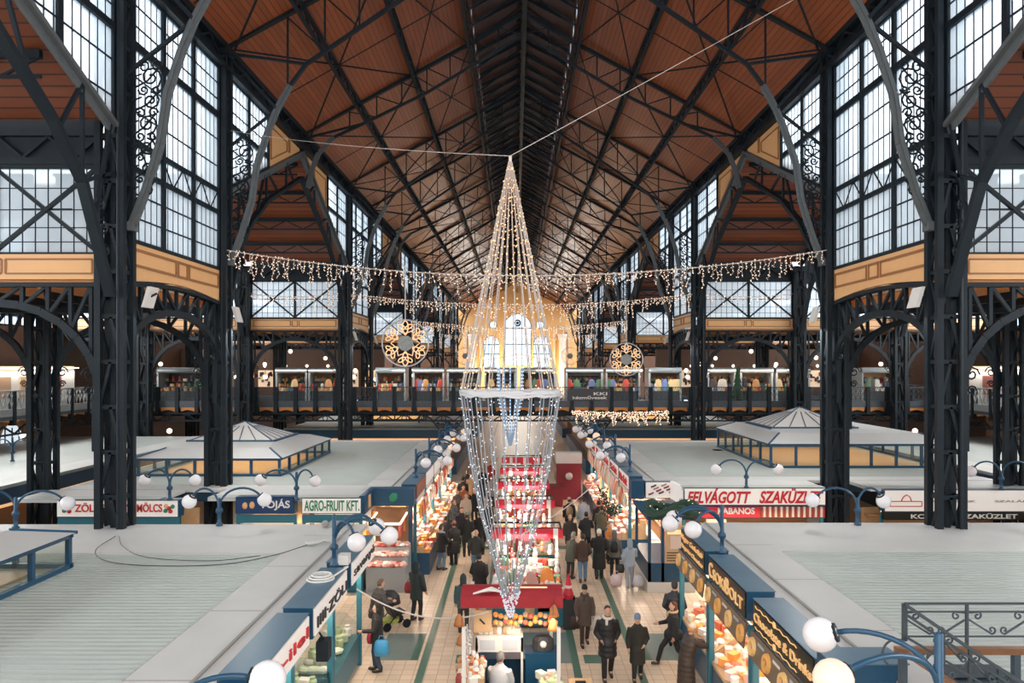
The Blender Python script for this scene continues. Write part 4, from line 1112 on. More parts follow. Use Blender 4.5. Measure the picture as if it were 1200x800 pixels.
# kiosks on the bridge
def kiosk(x0, x1, y, label, back, stripes=False, pale=False, goods=True, h=2.62):
    t = thing('bridge_kiosk', label, 'kiosk')
    w = x1 - x0; st = M['steel'] if not pale else mat('pale_steel', (.55, .58, .58), .35)
    mb = MB().tube([(x0, y+.1, DK+h-.22), (x1, y+.1, DK+h-.22)], .2, 10); mb.box(x0, y+.05, DK+h-.25, x1, y+1.6, DK+h-.04); mb.build('roof', st, t)
    MB().box(x0, y, DK, x0+.12, y+1.6, DK+h-.2).build('side_post', st, t); MB().box(x1-.12, y, DK, x1, y+1.6, DK+h-.2).build('side_post', st, t)
    MB().box(x0, y+1.5, DK, x1, y+1.6, DK+h-.2).build('back_panel', back, t)
    MB().box(x0+.1, y+.1, DK, x1-.1, y+.55, DK+.95).build('counter', M['cabinet_dark'], t)
    MB().box(x0+.1, y+.95, DK+1.58, x1-.1, y+1.4, DK+1.62).box(x0+.1, y+.65, DK+1.23, x1-.1, y+1.1, DK+1.27).build('shelf', M['cabinet_dark'], t)
    MB().box(x0+.2, y+.5, DK+h-.42, x1-.2, y+.6, DK+h-.38).build('strip_light', M['gloworange'], t)
    if stripes:
        mb = MB()
        for i in range(4): mb.box(x0+.15, y+.9+.12*i, DK+1.15+.3*i, x1-.15, y+1.3, DK+1.19+.3*i)
        mb.build('shelf_slat', M['white'], t)
    return t
KX = [(-25.5, -21.6, 'dark'), (-17.2, -15.0, 'warm'), (-14.9, -12.6, 'warm'), (-10.2, -8.1, 'warm'), (-7.6, -5.4, 'warm'), (-5.2, -2.9, 'dark'), (-2.6, -.4, 'dark'), (0, 2.4, 'dark'), (3.1, 5.7, 'str'), (5.9, 8.3, 'str'), (8.9, 11.2, 'warm'), (13.0, 15.0, 'pale'), (15.3, 17.6, 'pale'), (17.8, 20.2, 'pale'), (23.8, 26.6, 'pale')]
NUM = ['first', 'second', 'third', 'fourth', 'fifth', 'sixth', 'seventh', 'eighth', 'ninth', 'tenth', 'eleventh', 'twelfth', 'thirteenth', 'fourteenth', 'fifteenth']
GC = [(.55, .08, .05), (.7, .5, .25), (.75, .7, .62), (.12, .25, .15), (.15, .2, .4), (.6, .3, .12), (.1, .08, .08)]
goods_proto = {}
def proto_item(key):
    if key in goods_proto: return goods_proto[key]
    kind, ci = key; m = cm(GC[ci], .45); mb = MB()
    if kind == 'jar': mb.lathe([(.07, 0), (.08, .02), (.08, .15), (.05, .18), (.055, .22)], n=8)
    elif kind == 'box': mb.box(-.12, -.08, 0, .12, .08, .16).box(-.125, -.085, .12, .125, .085, .165)
    elif kind == 'doll': mb.lathe([(.06, 0), (.085, .06), (.07, .16), (.045, .2), (.06, .26), (.05, .32), (.01, .35)], n=8)
    elif kind == 'cloth': mb.loft([(0, 0, 0, .16, .03), (0, 0, .25, .18, .04), (0, 0, .5, .12, .03), (0, 0, .56, .03, .02)], 8)
    elif kind == 'ham': mb.loft([(0, 0, 0, .02, .02), (0, 0, .08, .09, .07), (0, 0, .25, .11, .09), (0, 0, .42, .06, .05), (0, 0, .55, .02, .02)], 8)
    elif kind == 'sausage': mb.tube([(-.07, 0, 0), (-.09, 0, .2), (-.03, 0, .38), (.03, 0, .38), (.09, 0, .2), (.07, 0, 0)], .026, 6)
    elif kind == 'fruit': mb.ball((0, 0, .055), .06, 8)
    elif kind == 'pack': mb.loft([(0, 0, 0, .14, .09), (0, 0, .05, .16, .1), (0, 0, .09, .1, .06)], 8)
    elif kind == 'tin': mb.lathe([(.09, 0), (.09, .12), (.094, .12), (.094, .15), (.085, .16)], n=9)
    goods_proto[key] = mb.mesh(kind, m)
    return goods_proto[key]
NAMEOF = {'jar': ('jar', 'jar'), 'box': ('gift_box', 'box'), 'doll': ('painted_doll', 'doll'), 'cloth': ('folded_garment', 'garment'), 'ham': ('hanging_ham', 'ham'), 'sausage': ('hanging_sausage', 'sausage'), 'fruit': ('orange_fruit', 'fruit'), 'pack': ('wrapped_meat_pack', 'meat pack'), 'tin': ('round_tin', 'tin')}
def item(kind, ci, loc, label, group, sc=1.0, rz=0):
    nm, ct = NAMEOF[kind]
    if kind == 'pack' and ci not in (8, 12, 10, 11): nm, ct = 'wrapped_parcel', 'parcel'
    if kind == 'box' and ci in (7, 16, 14, 2, 13): nm, ct = 'white_carton', 'carton'
    if kind == 'fruit' and ci != 9: nm, ct = 'round_fruit', 'fruit'
    o = link(nm, proto_item((kind, ci)), None, label, ct, group, None, (loc[0], loc[1], loc[2] + .006), rz)
    if sc != 1.0: o.scale = (sc, sc, sc)
    return o
for i, (x0, x1, k_) in enumerate(KX):
    back = {'dark': M['cabinet_dark'], 'warm': M['brownwall'], 'str': M['cabinet_dark'], 'pale': M['lightwood']}[k_]
    kiosk(x0, x1, BY0 + 2.2, '%s kiosk from the AGRO-FRUIT end of the gallery bridge' % NUM[i], back, k_ == 'str', k_ == 'pale')
    n = 9
    for q in range(n):
        kd = ['doll', 'jar', 'box', 'cloth', 'tin'][R.randrange(5)]; ci = R.randrange(7)
        item(kd, ci, (x0 + .25 + (x1-x0-.5)*q/(n-1), BY0 + 2.35, DK+.95), 'small souvenir on the counter of the %s bridge kiosk' % NUM[i], 'souvenirs on the %s bridge kiosk' % NUM[i], 1.5)
    for lv in range(2):
        for q in range(9): item(['doll', 'jar', 'box', 'tin'][R.randrange(4)], R.randrange(7), (x0 + .22 + (x1-x0-.44)*q/8, BY0 + 3.3 - .3*lv, DK + 1.62 - .35*lv), 'small souvenir on the back shelves of the %s bridge kiosk' % NUM[i], 'shelf souvenirs of the %s bridge kiosk' % NUM[i], 1.1)
    if k_ != 'dark':
        for q in range(6):
            item('cloth', [0, 6, 4, 5, 6, 3][(q+i) % 6] if k_ != 'pale' else [0, 2, 5, 6, 1, 3][(q+i) % 6], (x0 + .45 + (x1-x0-.9)*q/5, BY0 + 3.5, DK+1.3), 'garment hanging at the back of the %s bridge kiosk' % NUM[i], 'garments in the %s bridge kiosk' % NUM[i], 1.15)
t = thing('bridge_banner', 'dark cloth with pale small lettering on the bridge railing by the tree', 'banner')
MB().box(3.1, BY0-.1, DK+.4, 5.9, BY0-.06, DK+1.2).build('cloth', M['cabinet_dark'], t)
lettering('kézművesek', t, (3.4, BY0-.11, DK+.5), (1, 0, 0), (0, 0, 1), 2.3, .22, M['white']); lettering('KKI', t, (4.8, BY0-.11, DK+.76), (1, 0, 0), (0, 0, 1), .9, .2, M['white'])
# fir tree and candles on the bridge
mb = MB()
for q in range(5): mb.lathe([(.55 - .09*q, .3 + .42*q), (.05, .95 + .42*q)], (14.75, BY0+1.0, DK), 9)
t = thing('christmas_fir', 'dark green decorated fir tree standing on the bridge', 'fir tree'); mb.build('foliage', cm((.03, .09, .05), .8), t)
MB().lathe([(.06, 0), (.06, .4)], (14.75, BY0+1.0, DK), 6).build('trunk', M['woodrail'], t)

# end wall
mb = MB()
W_ = 13
struct(MB().box(-34, END, 0, -W_, END+.5, 20).box(W_, END, 0, 34, END+.5, 20).box(-W_, END, 0, W_, END+.5, 2.0), 'wall_end', M['dimwall'], 'dim lower end wall either side of the far windows', 'wall')
holes = [(0.05, 2.95, 7.6, 19.0, 'tall arched middle'), (-5.6, 1.75, 7.4, 14.2, 'smaller arched flanking'), (5.3, 1.85, 7.4, 14.2, 'smaller arched flanking')]
def end_wall():
    """one wall sheet cut into vertical strips around the arched openings"""
    mb = MB(); n = 180; xs = [-W_ + 2*W_*i/n for i in range(n+1)]
    for xa, xb in zip(xs, xs[1:]):
        xm = (xa + xb)/2; cuts = []
        for cx, hw, z0, z1, _ in holes:
            if abs(xm - cx) < hw: cuts.append((z0, z1 - hw + math.sqrt(max(0, hw*hw - (xm-cx)**2))))
        for cx in (-5.2, 4.9):
            if abs(xm - cx) < .85:
                hh = math.sqrt(.85**2 - (xm-cx)**2); cuts.append((16.6 - hh, 16.6 + hh))
        z = 2.0
        for a, c in sorted(cuts): mb.box(xa, END, z, xb, END+.6, a); z = c
        mb.box(xa, END, z, xb, END+.6, 27)
    return mb
struct(end_wall(), 'wall_end', M['endwall'], 'warm ochre end wall of the nave with arched windows', 'wall')
for i, (cx, hw, z0, z1, nm) in enumerate(holes):
    fr, br = MB(), MB(); Y = END+.3
    fr.path([(cx-hw, Y, z0), (cx-hw, Y, z1-hw)] + [(cx - hw*math.cos(pi*q/12), Y, z1-hw + hw*math.sin(pi*q/12)) for q in range(13)] + [(cx+hw, Y, z0), (cx-hw, Y, z0)], .2, .2, (0, 1, 0))
    for f in (-.33, .33): fr.bar((cx+hw*f, Y, z0), (cx+hw*f, Y, z1-.3), .16)
    for f in (.42, .72): fr.bar((cx-hw, Y, z0+(z1-z0)*f), (cx+hw, Y, z0+(z1-z0)*f), .2)
    for q in range(1, 9): br.bar((cx-hw+hw*2*q/9, Y, z0), (cx-hw+hw*2*q/9, Y, z1-hw*.6), .05)
    if i == 0: fr.tube(arc((cx, Y-.1, z1-2.0), .6, 0, 2*pi, 14), .2, 5); fr.ball((cx, Y-.1, z1-2.0), .35, 8)
    pts = [(cx-hw, Y+.1, z0), (cx+hw, Y+.1, z0)] + [(cx + hw*math.cos(pi*q/12), Y+.1, z1-hw + hw*math.sin(pi*q/12)) for q in range(13)]
    window(fr, br, MB().prism(pts, (0, .02, 0)), ['tall arched middle window of the end wall', 'smaller arched window beside the tall one, AGRO-FRUIT side', 'smaller arched window beside the tall one, chocolate shop side'][i])
for cx, sd in ((-5.2, -1), (4.9, 1)):
    fr = MB().tube(arc((cx, END+.2, 16.6), .85, 0, 2*pi, 16), .12, 5)
    window(fr, MB().bar((cx-.8, END+.25, 16.6), (cx+.8, END+.25, 16.6), .06), MB().prism([(cx + .85*math.cos(pi*q/8), END+.35, 16.6 + .85*math.sin(pi*q/8)) for q in range(16)], (0, .02, 0)), 'round window high in the end wall ' + SIDE[sd])
for s in (-1, 1):
    mb = MB(); mb.path([(s*8.0, END-.2, 3)] + [(s*(9.6 - 1.6*math.cos(pi*q/10)), END-.2, 14 + 1.9*math.sin(pi*q/10)) for q in range(11)] + [(s*11.2, END-.2, 3)], .5, .4, (0, 1, 0))
    struct(mb, 'trim_end', M['cream'], 'pale arched pilaster moulding on the end wall ' + SIDE[s], 'moulding')
    t = thing('end_pier', 'pale curved pier in front of the end wall ' + SIDE[s], 'pier', kind='structure')
    MB().lathe([(.9, 0), (.8, 1), (.75, 13), (1.1, 14.5)], (s*9.7, END-1.2, 0), 14).build('shaft', M['plaster'], t)
# ================================================================ CHRISTMAS LIGHTS
def light_tree():
    cx, cy = -.52, 14.0
    t = thing('light_tree', 'hanging cone shaped Christmas tree of light strings in the middle of the aisle', 'light tree', (cx, cy, 0))
    za, zr_, zt, rr = 11.72, 7.27, 3.35, .955
    n = 22; wb, cb = MB(), MB()
    for i in range(n):
        a = 2*pi*i/n; c, s_ = math.cos(a), math.sin(a)
        MB().tube([(c*.03, s_*.03, za), (c*rr, s_*rr, zr_+.05)], .011, 4).build('warm_string', M['strand'], t)
        j = [Vector((c*rr, s_*rr, zr_-.05)), Vector((c*rr*.82, s_*rr*.82, 6.0)), Vector((c*rr*.62, s_*rr*.62, 5.0)), Vector((c*.14, s_*.14, zt))]
        MB().tube(j, .010, 4).build('cool_string', M['strandc'], t)
        for q in range(14):
            f = (q + .5 + R.uniform(-.2, .2))/30; f = f**.85
            r = .03 + (rr - .03)*f
            wb.octa((c*r + R.uniform(-.03, .03), s_*r + R.uniform(-.03, .03), za + (zr_ - za)*f), .013)
        for q in range(22):
            f = (q + R.random())/22; p = j[0].lerp(j[3], f)
            k3 = 3*f
            p = j[int(min(2.999, f*3))].lerp(j[int(min(2.999, f*3))+1], f*3 - int(min(2.999, f*3)))
            cb.octa((p.x + R.uniform(-.05, .05), p.y + R.uniform(-.05, .05), p.z + R.uniform(-.04, .04)), .013)
    for k_ in range(16):     # bright rows round the cone
        f = ((k_ + .6)/16)**1.0; r = .03 + (rr-.03)*f; z = za + (zr_ - za)*f; m_ = int(6 + 14*f)
        for q in range(m_): wb.octa((math.cos(q*2*pi/m_)*r*1.02, math.sin(q*2*pi/m_)*r*1.02, z + R.uniform(-.02, .02)), .018)
    wb.build('warm_bulb_lights', M['bulbw'], t, kind='stuff'); cb.build('cool_bulb_lights', M['bulbc'], t, kind='stuff')
    mb = MB()
    for k_ in range(3): mb.tube([(rr*math.cos(2*pi*q/36), rr*math.sin(2*pi*q/36), zr_ + .03*k_ - .03 + R.uniform(-.02, .02)) for q in range(36)], [.03 + R.uniform(-.008, .008) for _ in range(36)], 6, True)
    mb.build('tinsel_ring', M['tinsel'], t)
    mb, bl = MB(), MB()
    for i in range(12):
        a = 2*pi*i/12; c, s_ = math.cos(a), math.sin(a)
        mb.tube([(c*.24, s_*.24, 7.75), (c*.22, s_*.22, 7.2), (c*.02, s_*.02, 6.25)], .012, 4)
        for q in range(22): f = q/22; r = .25 if f < .35 else .25*(1 - (f-.35)/.65) + .01; bl.octa((c*r, s_*r, 7.75 - 1.5*f), .012)
    mb.build('inner_cone_string', mat('blue_light_strand', (.2, .28, .4), .4, emit=(.5, .68, 1), es=.06, sample=False), t)
    bl.build('inner_bulb_lights', mat('blue_fairy_bulb', (.7, .85, 1), .4, emit=(.55, .74, 1), es=1.1, sample=False), t, kind='stuff')
    mb = MB()
    for q in range(150):
        f = R.random(); r = .15*(1-f) + .04; a = R.random()*2*pi
        mb.octa((math.cos(a)*r, math.sin(a)*r, zt + .1 - .5*f), .015 + R.random()*.013)
    mb.build('tip_bulb_lights', mat('white_fairy_bulb', (.5, .5, .55), .4, emit=(.92, .9, 1), es=.3, sample=False), t, kind='stuff')
    MB().tube([(0, 0, za-.1), (0, 0, za+.12)], .03, 6).build('top_hook', M['wire'], t)
light_tree()
AP = (-.52, 14.0, 11.84)
def wirething(pts, label, r=.014, m=None):
    MB().tube(pts, r, 4).build('hanging_wire', m or M['wire'], label=label, cat='wire')
def sag(a, c, s_, n=14):
    a, c = Vector(a), Vector(c); return [a.lerp(c, i/n) - Vector((0, 0, s_*4*(i/n)*(1 - i/n))) for i in range(n+1)]
wirething(sag((-11.1, 27.2, 16.6), AP, .12), 'thin bright wire from the transept column to the tip of the light tree', .007)
wirething(sag(AP, (11.2, 20.2, 20.2), .05), 'thin bright wire rising from the light tree tip to the CsokiBolt side eave', .006)
wirething(sag((-3.9, 15.9, 2.9), (-1.0, 15.6, 2.5), .35), 'pale sagging wire between the stall front and the red awning', .018)
wirething(sag((-.9, 18, 3.3), (4.0, 33, 3.3), .35), 'pale sagging wire crossing the crowd behind the red awning', .02)

def garland(y, z, sg, x0, x1, label, n, lmax, dens=.17, bulb=.03):
    t = thing('hanging_icicle_garland', label, 'light garland', (0, y, 0), 0, 'icicle light garlands across the nave')
    P = lambda x: Vector((x, 0, z - sg*(1 - ((2*x - x0 - x1)/(x1 - x0))**2)))
    MB().tube([P(x0 + (x1-x0)*i/40) for i in range(41)], .02, 4).build('cable', M['wire'], t)
    ic, bl = MB(), MB(); x = x0 + .1
    while x < x1:
        ln = lmax*(.25 + .75*R.random()**1.6) if R.random() < .75 else lmax*.2
        p = P(x); pts = [p]; k_ = max(2, int(ln/.12))
        for q in range(k_):
            pts.append(p + Vector((R.uniform(-.05, .05), R.uniform(-.04, .04), -ln*(q+1)/k_)))
        ic.tube(pts, .013, 3)
        for q in pts:
            for _ in range(2): bl.octa((q.x + R.uniform(-.05, .05), q.y, q.z + R.uniform(-.05, .05)), bulb*R.uniform(.6, 1.1))
        x += dens*R.uniform(.6, 1.5)
    ic.build('icicle_strand_lights', M['strand'], t, kind='stuff'); bl.build('icicle_bulb_lights', M['bulbg'], t, kind='stuff')
garland(27.1, 12.1, .95, -HW, HW, 'first long icicle light garland across the nave, hung from the transept columns', 0, 1.05, .16, .025)
garland(47.5, 12.45, .7, -HW, HW, 'second icicle light garland across the nave, above the bridge', 0, 1.1, .17, .036)
garland(47.6, 12.5, .2, -17.8, -HW-.9, 'short icicle light garland in front of the cross wall window on the AGRO-FRUIT side', 0, 1.2, .35, .04)
garland(47.6, 12.5, .2, HW+.9, 17.8, 'short icicle light garland in front of the cross wall window on the chocolate shop side', 0, 1.2, .35, .04)
garland(74.8, 12.4, .7, -HW, HW, 'third icicle light garland across the nave, first beyond the bridge', 0, 1.4, .24, .05)
garland(102.3, 12.2, .6, -HW, HW, 'fourth icicle light garland, farther along the nave', 0, 1.3, .4, .05)
garland(BY0-.2, 4.75, .1, 3.3, 9.8, 'row of warm icicle lights hanging under the gallery bridge', 0, .85, .10, .05)
def flake(c, r, label):
    t = thing('hanging_snowflake', label, 'snowflake light', c)
    MB().tube([(r*math.cos(2*pi*q/40), 0, r*math.sin(2*pi*q/40)) for q in range(40)], .03*r, 6, True).build('ring', M['tinsel'], t)
    mb = MB(); w = .026*r
    def loop(ang, d, ln, wd, rot=0):
        u = Vector((math.cos(ang), 0, math.sin(ang))); v = Vector((-u.z, 0, u.x))
        if rot: u, v = u*math.cos(rot) + v*math.sin(rot), v*math.cos(rot) - u*math.sin(rot)
        b0 = Vector((math.cos(ang), 0, math.sin(ang)))*d
        mb.tube([b0 + u*(ln*.5 - ln*.5*math.cos(2*pi*q/14)) + v*(wd*math.sin(2*pi*q/14)*(.5 + .5*(q/14 if q < 8 else 1 - q/14)*1.6)) for q in range(14)], w, 5, True)
    for k_ in range(6):
        a = pi/2 + k_*pi/3
        loop(a, .36*r, .60*r, .17*r); loop(a, .62*r, .34*r, .11*r, 1.05); loop(a, .62*r, .34*r, .11*r, -1.05)
        p, q = Vector((math.cos(a), 0, math.sin(a)))*.42*r, Vector((math.cos(a + pi/6), 0, math.sin(a + pi/6)))*.62*r
        p2 = Vector((math.cos(a + pi/3), 0, math.sin(a + pi/3)))*.42*r; mb.tube([p, q, p2], w, 5)
    mb.build('rope_light_pattern', M['rope'], t)
    MB().lathe([(.34*r, -.03), (.34*r, .03)], n=18).v and None
    mb = MB().tube([(0, -.03, 0), (0, .03, 0)], .33*r, 18); mb.build('tinsel_disc', mat('grey_tinsel_disc', (.34, .36, .35), .5, noise=.5, nscale=9), t)
    MB().tube([(0, 0, r), (0, 0, r + (2.5 if r > .9 else .6))], .02, 4).build('hanging_wire', M['wire'], t)
s1 = 26.0
flake(W(475, 402, 850/25.7), 1.06, 'large round snowflake light with amber loops, above the bridge on the AGRO-FRUIT side')
flake(W(734, 421, 46.5), 1.05, 'round amber snowflake light hanging in front of the bridge kiosks on the chocolate shop side')
flake(W(545, 417, 98), 1.15, 'small distant amber snowflake before the end wall, AGRO-FRUIT side of the light tree')
flake(W(668, 417, 98), 1.15, 'small distant amber snowflake before the end wall, chocolate shop side of the light tree')
t = thing('hanging_light_curtain', 'golden sparkling light swag below the end wall windows', 'light curtain', (0, 97, 0))
mb = MB()
for q in range(320):
    x = R.uniform(-4.6, 4.2); z = 9.2 - abs(x)*.22 + R.gauss(0, .45) - (.4 if abs(x) < 1.3 else 0)
    mb.octa((x, R.uniform(-.2, .2), z), R.uniform(.03, .07))
mb.build('gold_bulb_lights', M['bulbw'], t, kind='stuff')
MB().tube([(-4.8, 0, 8.4), (0, 0, 9.3), (4.4, 0, 8.4)], .03, 4).build('cable', M['wire'], t)
# ================================================================ STALL FRONTS AND GOODS
GC += [(.80, .72, .66), (.72, .38, .33), (.85, .33, .08), (.62, .14, .08), (.35, .06, .05), (.82, .56, .45), (.42, .50, .30), (.75, .74, .58), (.55, .36, .20), (.88, .85, .80)]
# 7 pale 8 pink 9 orange 10 red-brown 11 dark red 12 salmon 13 olive 14 cream 15 tan 16 white
def scatter(kinds, cols, x0, x1, y0, y1, z0, z1, nx, ny, label, group, sc=1.0, along='x', j=.13):
    """rows of goods; height runs from z0 to z1 across y (along='y') or across x (along='x')"""
    for i in range(nx):
        for q in range(ny):
            fx, fy = (i + .5 + R.uniform(-j, j))/nx, (q + .5 + R.uniform(-j, j))/ny
            f = fx if along == 'x' else fy
            item(R.choice(kinds), R.choice(cols), (x0 + (x1-x0)*fx, y0 + (y1-y0)*fy, z0 + (z1-z0)*f), label, group, sc*R.uniform(.85, 1.15), R.uniform(0, 6.28))
def hang(kind, cols, x, y0, y1, z, n, label, group, sc=1.0, xs=0.0):
    for i in range(n):
        item(kind, R.choice(cols), (x + R.uniform(-xs, xs), y0 + (y1-y0)*(i+.5)/n, z - R.uniform(0, .1)), label, group, sc*R.uniform(.85, 1.15), pi/2 + R.uniform(-.4, .4))
def stall(s, y0, y1, label, style, zf=2.78):
    t = thing('market_stall', label, 'market stall')
    off = .33 if style == 'pale' else 0
    X = lambda x: s*(x + off)
    MB().box(X(4.2), y0+.06, 0, X(6.1), y1-.06, .12).build('plinth', M['plaster'], t)
    MB().box(X(4.15), y0+.08, .12, X(5.0), y1-.08, .82).build('counter', M['blue'] if style != 'pale' else M['teal'], t)
    for yy in (y0, y1-.1): MB().box(X(4.1), yy, 0, X(4.22), yy+.1, zf).build('post', M['teal'], t)
    MB().box(X(5.95), y0+.05, .12, X(6.05), y1-.05, zf).build('back_wall', M['white'] if style == 'pale' else M['brownwall'], t)
    MB().box(X(4.14), y0+.1, zf-.22, X(4.18), y1-.1, zf-.02).build('fascia_strip', M['white'], t)
    mb = MB()
    for i in range(4): mb.box(X(5.6), y0+.12, 1.1+.42*i, X(5.95), y1-.12, 1.14+.42*i)
    mb.build('shelf_slat', M['lightwood'] if style != 'pale' else M['white'], t)
    if style == 'plain': pass
    elif style != 'pale': MB().prism([(X(4.16), y0+.09, .82), (X(4.16), y0+.09, .9), (X(5.0), y0+.09, 1.5), (X(5.0), y0+.09, .82)], (0, y1-y0-.18, 0)).build('display_bed', M['lightwood'], t)
    else: MB().prism([(X(4.15), y0+.1, .84), (X(4.15), y0+.1, 1.05), (X(4.5), y0+.1, 1.4), (X(4.95), y0+.1, 1.4), (X(4.95), y0+.1, .84)], (0, y1-y0-.2, 0)).build('glass_case', M['glass_case'], t)
    MB().box(X(4.3), y0+.2, zf-.3, X(4.4), y1-.2, zf-.25).build('strip_light', M['lampwhite' if style == 'pale' else 'lampwarm'], t)
    return t
AW = ['below the coiled cable sign', 'by the red lettered sign', 'behind the near lamp', 'beyond the tall lamp post']
for i, (y0, y1) in enumerate(((13.1, 16.0), (10.15, 13.05), (7.2, 10.1), (16.05, 18.95))):
    stall(-1, y0, y1, 'glass fronted pale stall %s, AGRO-FRUIT side aisle' % AW[i], 'pale', 2.76)
    scatter(['pack', 'jar', 'box'], [16, 14, 13, 7], -5.3, -4.65, y0+.2, y1-.2, .86, .86, 3, 7, 'pale packet in the glass case of the stall ' + AW[i], 'packets in the stall ' + AW[i], 1.2)
    for k_ in range(3): scatter(['jar', 'box', 'tin'], [16, 14, 13, 7, 8], -6.2, -6.0, y0+.2, y1-.2, 1.14+.42*k_, 1.14+.42*k_, 1, 8, 'jar or box on the back shelf of the stall ' + AW[i], 'shelf goods in the stall ' + AW[i], 1.3)
t = thing('hanging_speaker', 'small dark box hanging under the sign of the glass fronted stall', 'speaker', (-4.0, 13.6, 2.55)); MB().box(-.12, -.14, -.25, .1, .14, .12).box(-.13, -.12, -.22, -.12, .12, .08).build('cabinet', M['iron'], t); MB().bar((0, 0, .1), (-.1, 0, .25), .03).build('bracket', M['iron'], t)
CW = ['under CsokiBolt', 'under Chocolate & Drinks', 'under the script sign', 'hidden behind the near globes']
for i, (y0, y1) in enumerate(((14.0, 17.0), (10.95, 13.9), (17.1, 20.0))):
    stall(1, y0, y1, 'chocolate stall ' + CW[i], 'warm', 2.76)
    scatter(['box', 'pack', 'tin'], [7, 16, 10, 12, 8, 14, 9], 4.2, 5.0, y0+.15, y1-.15, .9, 1.5, 4, 9, 'wrapped sweet on the sloping counter of the stall ' + CW[i], 'sweets on the stall ' + CW[i], 1.05)
    for k_ in range(3 if i < 2 else 0): scatter(['box', 'jar'], [16, 7, 10, 14, 4], 5.7, 5.9, y0+.2, y1-.2, 1.14+.42*k_, 1.14+.42*k_, 1, 8, 'box on the back shelf of the stall ' + CW[i], 'shelf boxes in the stall ' + CW[i], 1.3)
    # picture banner under the sign
    t = thing('picture_banner', 'picture strip of golden pastries hanging %s' % CW[i], 'banner')
    MB().prism([(4.06, y0+.1, 2.78), (4.0, y0+.1, 2.3), (4.03, y0+.1, 2.3), (4.09, y0+.1, 2.78)], (0, y1-y0-.2, 0)).build('board', cm((.16, .11, .07)), t)
    mb = MB(); n = 7
    for q in range(n):
        y = y0 + .3 + (y1-y0-.6)*q/(n-1); mb.c = q % 4; z = 2.53
        if q % 2 == 0: mb.tube(arc((4.015, y, z), .13, 0, 2*pi, 12, (0, 1, 0), (.12, 0, 1)), .05, 5)
        else: mb.prism([(4.03, y-.17, 2.36), (4.06, y-.17, 2.7), (4.06, y+.17, 2.7), (4.03, y+.17, 2.36)], (-.012, 0, 0))
    mb.build('pastry_print', [cm((.75, .38, .1)), cm((.35, .42, .5)), cm((.8, .5, .2)), cm((.7, .62, .55))], t)
# second blocks along the aisle
BW = ['at the corner', 'second from the corner', 'third from the corner', 'fourth from the corner', 'last before the bridge']
for s, yb in ((-1, 27.0), (1, 29.0)):
    nm = 'fruit sign side' if s < 0 else 'FELVÁGOTT side'
    for i in range(5):
        y0 = yb + 2.95*i; y1 = y0 + 2.9; w = '%s, %s' % (BW[i], nm)
        t = stall(s, y0, y1, 'brightly lit food stall of the second block, ' + w, 'plain', 2.76)
        cs = [8, 12, 9, 16, 10, 7, 9, 12] if s < 0 else [8, 12, 16, 8, 10]
        MB().box(s*3.62, y0+.06, 0, s*4.2, y1-.06, .8).build('front_counter', M['blue'], t)
        n1 = 10 if i < 2 else 7
        for q in range(5):      # display steps rising away from the aisle
            xa, xb, z = 3.62 + .24*q, 3.86 + .24*q, .84 + .19*q
            MB().box(s*xa, y0+.1, .8, s*xb, y1-.1, z).build('display_step', M['lightwood'], t)
            scatter(['pack', 'fruit', 'pack', 'box'] if s < 0 else ['pack', 'pack', 'box'], cs, s*(xa+.03), s*(xb-.03), y0+.15, y1-.15, z, z, 1, n1, 'piece of food on the lit steps, stall ' + w, 'food on the steps of the stall ' + w, 1.15, 'x', .12)
        hang('ham' if s > 0 else 'sausage', [10, 12, 8, 15, 14] if s > 0 else [10, 9, 12, 11, 16], s*4.0, y0+.15, y1-.15, 2.1, 8 if i < 3 else 5, 'cured meat hanging in the stall ' + w, 'hanging meats of the stall ' + w, 1.3, .05)
        for k_ in range(2 if i < 2 else 0): scatter(['jar', 'box', 'pack'], cs, s*5.7, s*5.9, y0+.2, y1-.2, 1.14+.84*k_, 1.14+.84*k_, 1, 7, 'food on the back shelf, stall ' + w, 'shelf food of the stall ' + w, 1.4)
    if s > 0:
        for i, y in enumerate((31.9, 34.9, 37.9)):
            MB().box(4.02, y, .0, 4.10, y+.28, 2.75).build('lit_pilaster', M['gloworange'], label='glowing orange panel between food stalls, %s' % ['first', 'second', 'third'][i] + ' from the hams', cat='lit panel')
# fruit stall under AGRO-FRUIT, egg stall under TOJÁS, vegetable stall, cold cuts under FELVÁGOTT
def front(x0, x1, y, label, back, glow, zf=2.7):
    t = thing('market_stall', label, 'market stall')
    MB().box(x0, y+.25, 0, x1, y+1.0, .95).build('counter', M['teal'], t)
    MB().box(x0, y+1.6, 0, x1, y+1.66, zf).build('back_wall', back, t)
    for x in (x0, x1-.1): MB().box(x, y+.1, 0, x+.1, y+.2, zf).build('post', M['teal'], t)
    MB().box(x0, y+.05, 2.42, x1, y+.12, zf).build('fascia_strip', M['teal'], t)
    mb = MB()
    for i in range(3): mb.box(x0+.1, y+1.25, 1.2+.42*i, x1-.1, y+1.6, 1.24+.42*i)
    mb.build('shelf_slat', M['lightwood'], t)
    MB().box(x0+.15, y+.3, 2.36, x1-.15, y+.4, 2.41).build('strip_light', M['lampwarm'], t)
    return t
front(-7.7, -5.66, 24.7, 'lit fruit stall under the AGRO-FRUIT sign', M['white'], 1)
scatter(['fruit', 'pack'], [9, 9, 10, 16, 14], -7.6, -5.75, 24.95, 25.7, 1.0, 1.3, 14, 4, 'fruit on the counter under the AGRO-FRUIT sign', 'fruit under the AGRO-FRUIT sign', 1.5, 'y')
for k_ in range(3): scatter(['fruit', 'box'], [9, 10, 16, 14], -7.6, -5.75, 26.05, 26.2, 1.24+.42*k_, 1.24+.42*k_, 10, 1, 'produce on the shelves under the AGRO-FRUIT sign', 'shelf produce under the AGRO-FRUIT sign', 1.4)
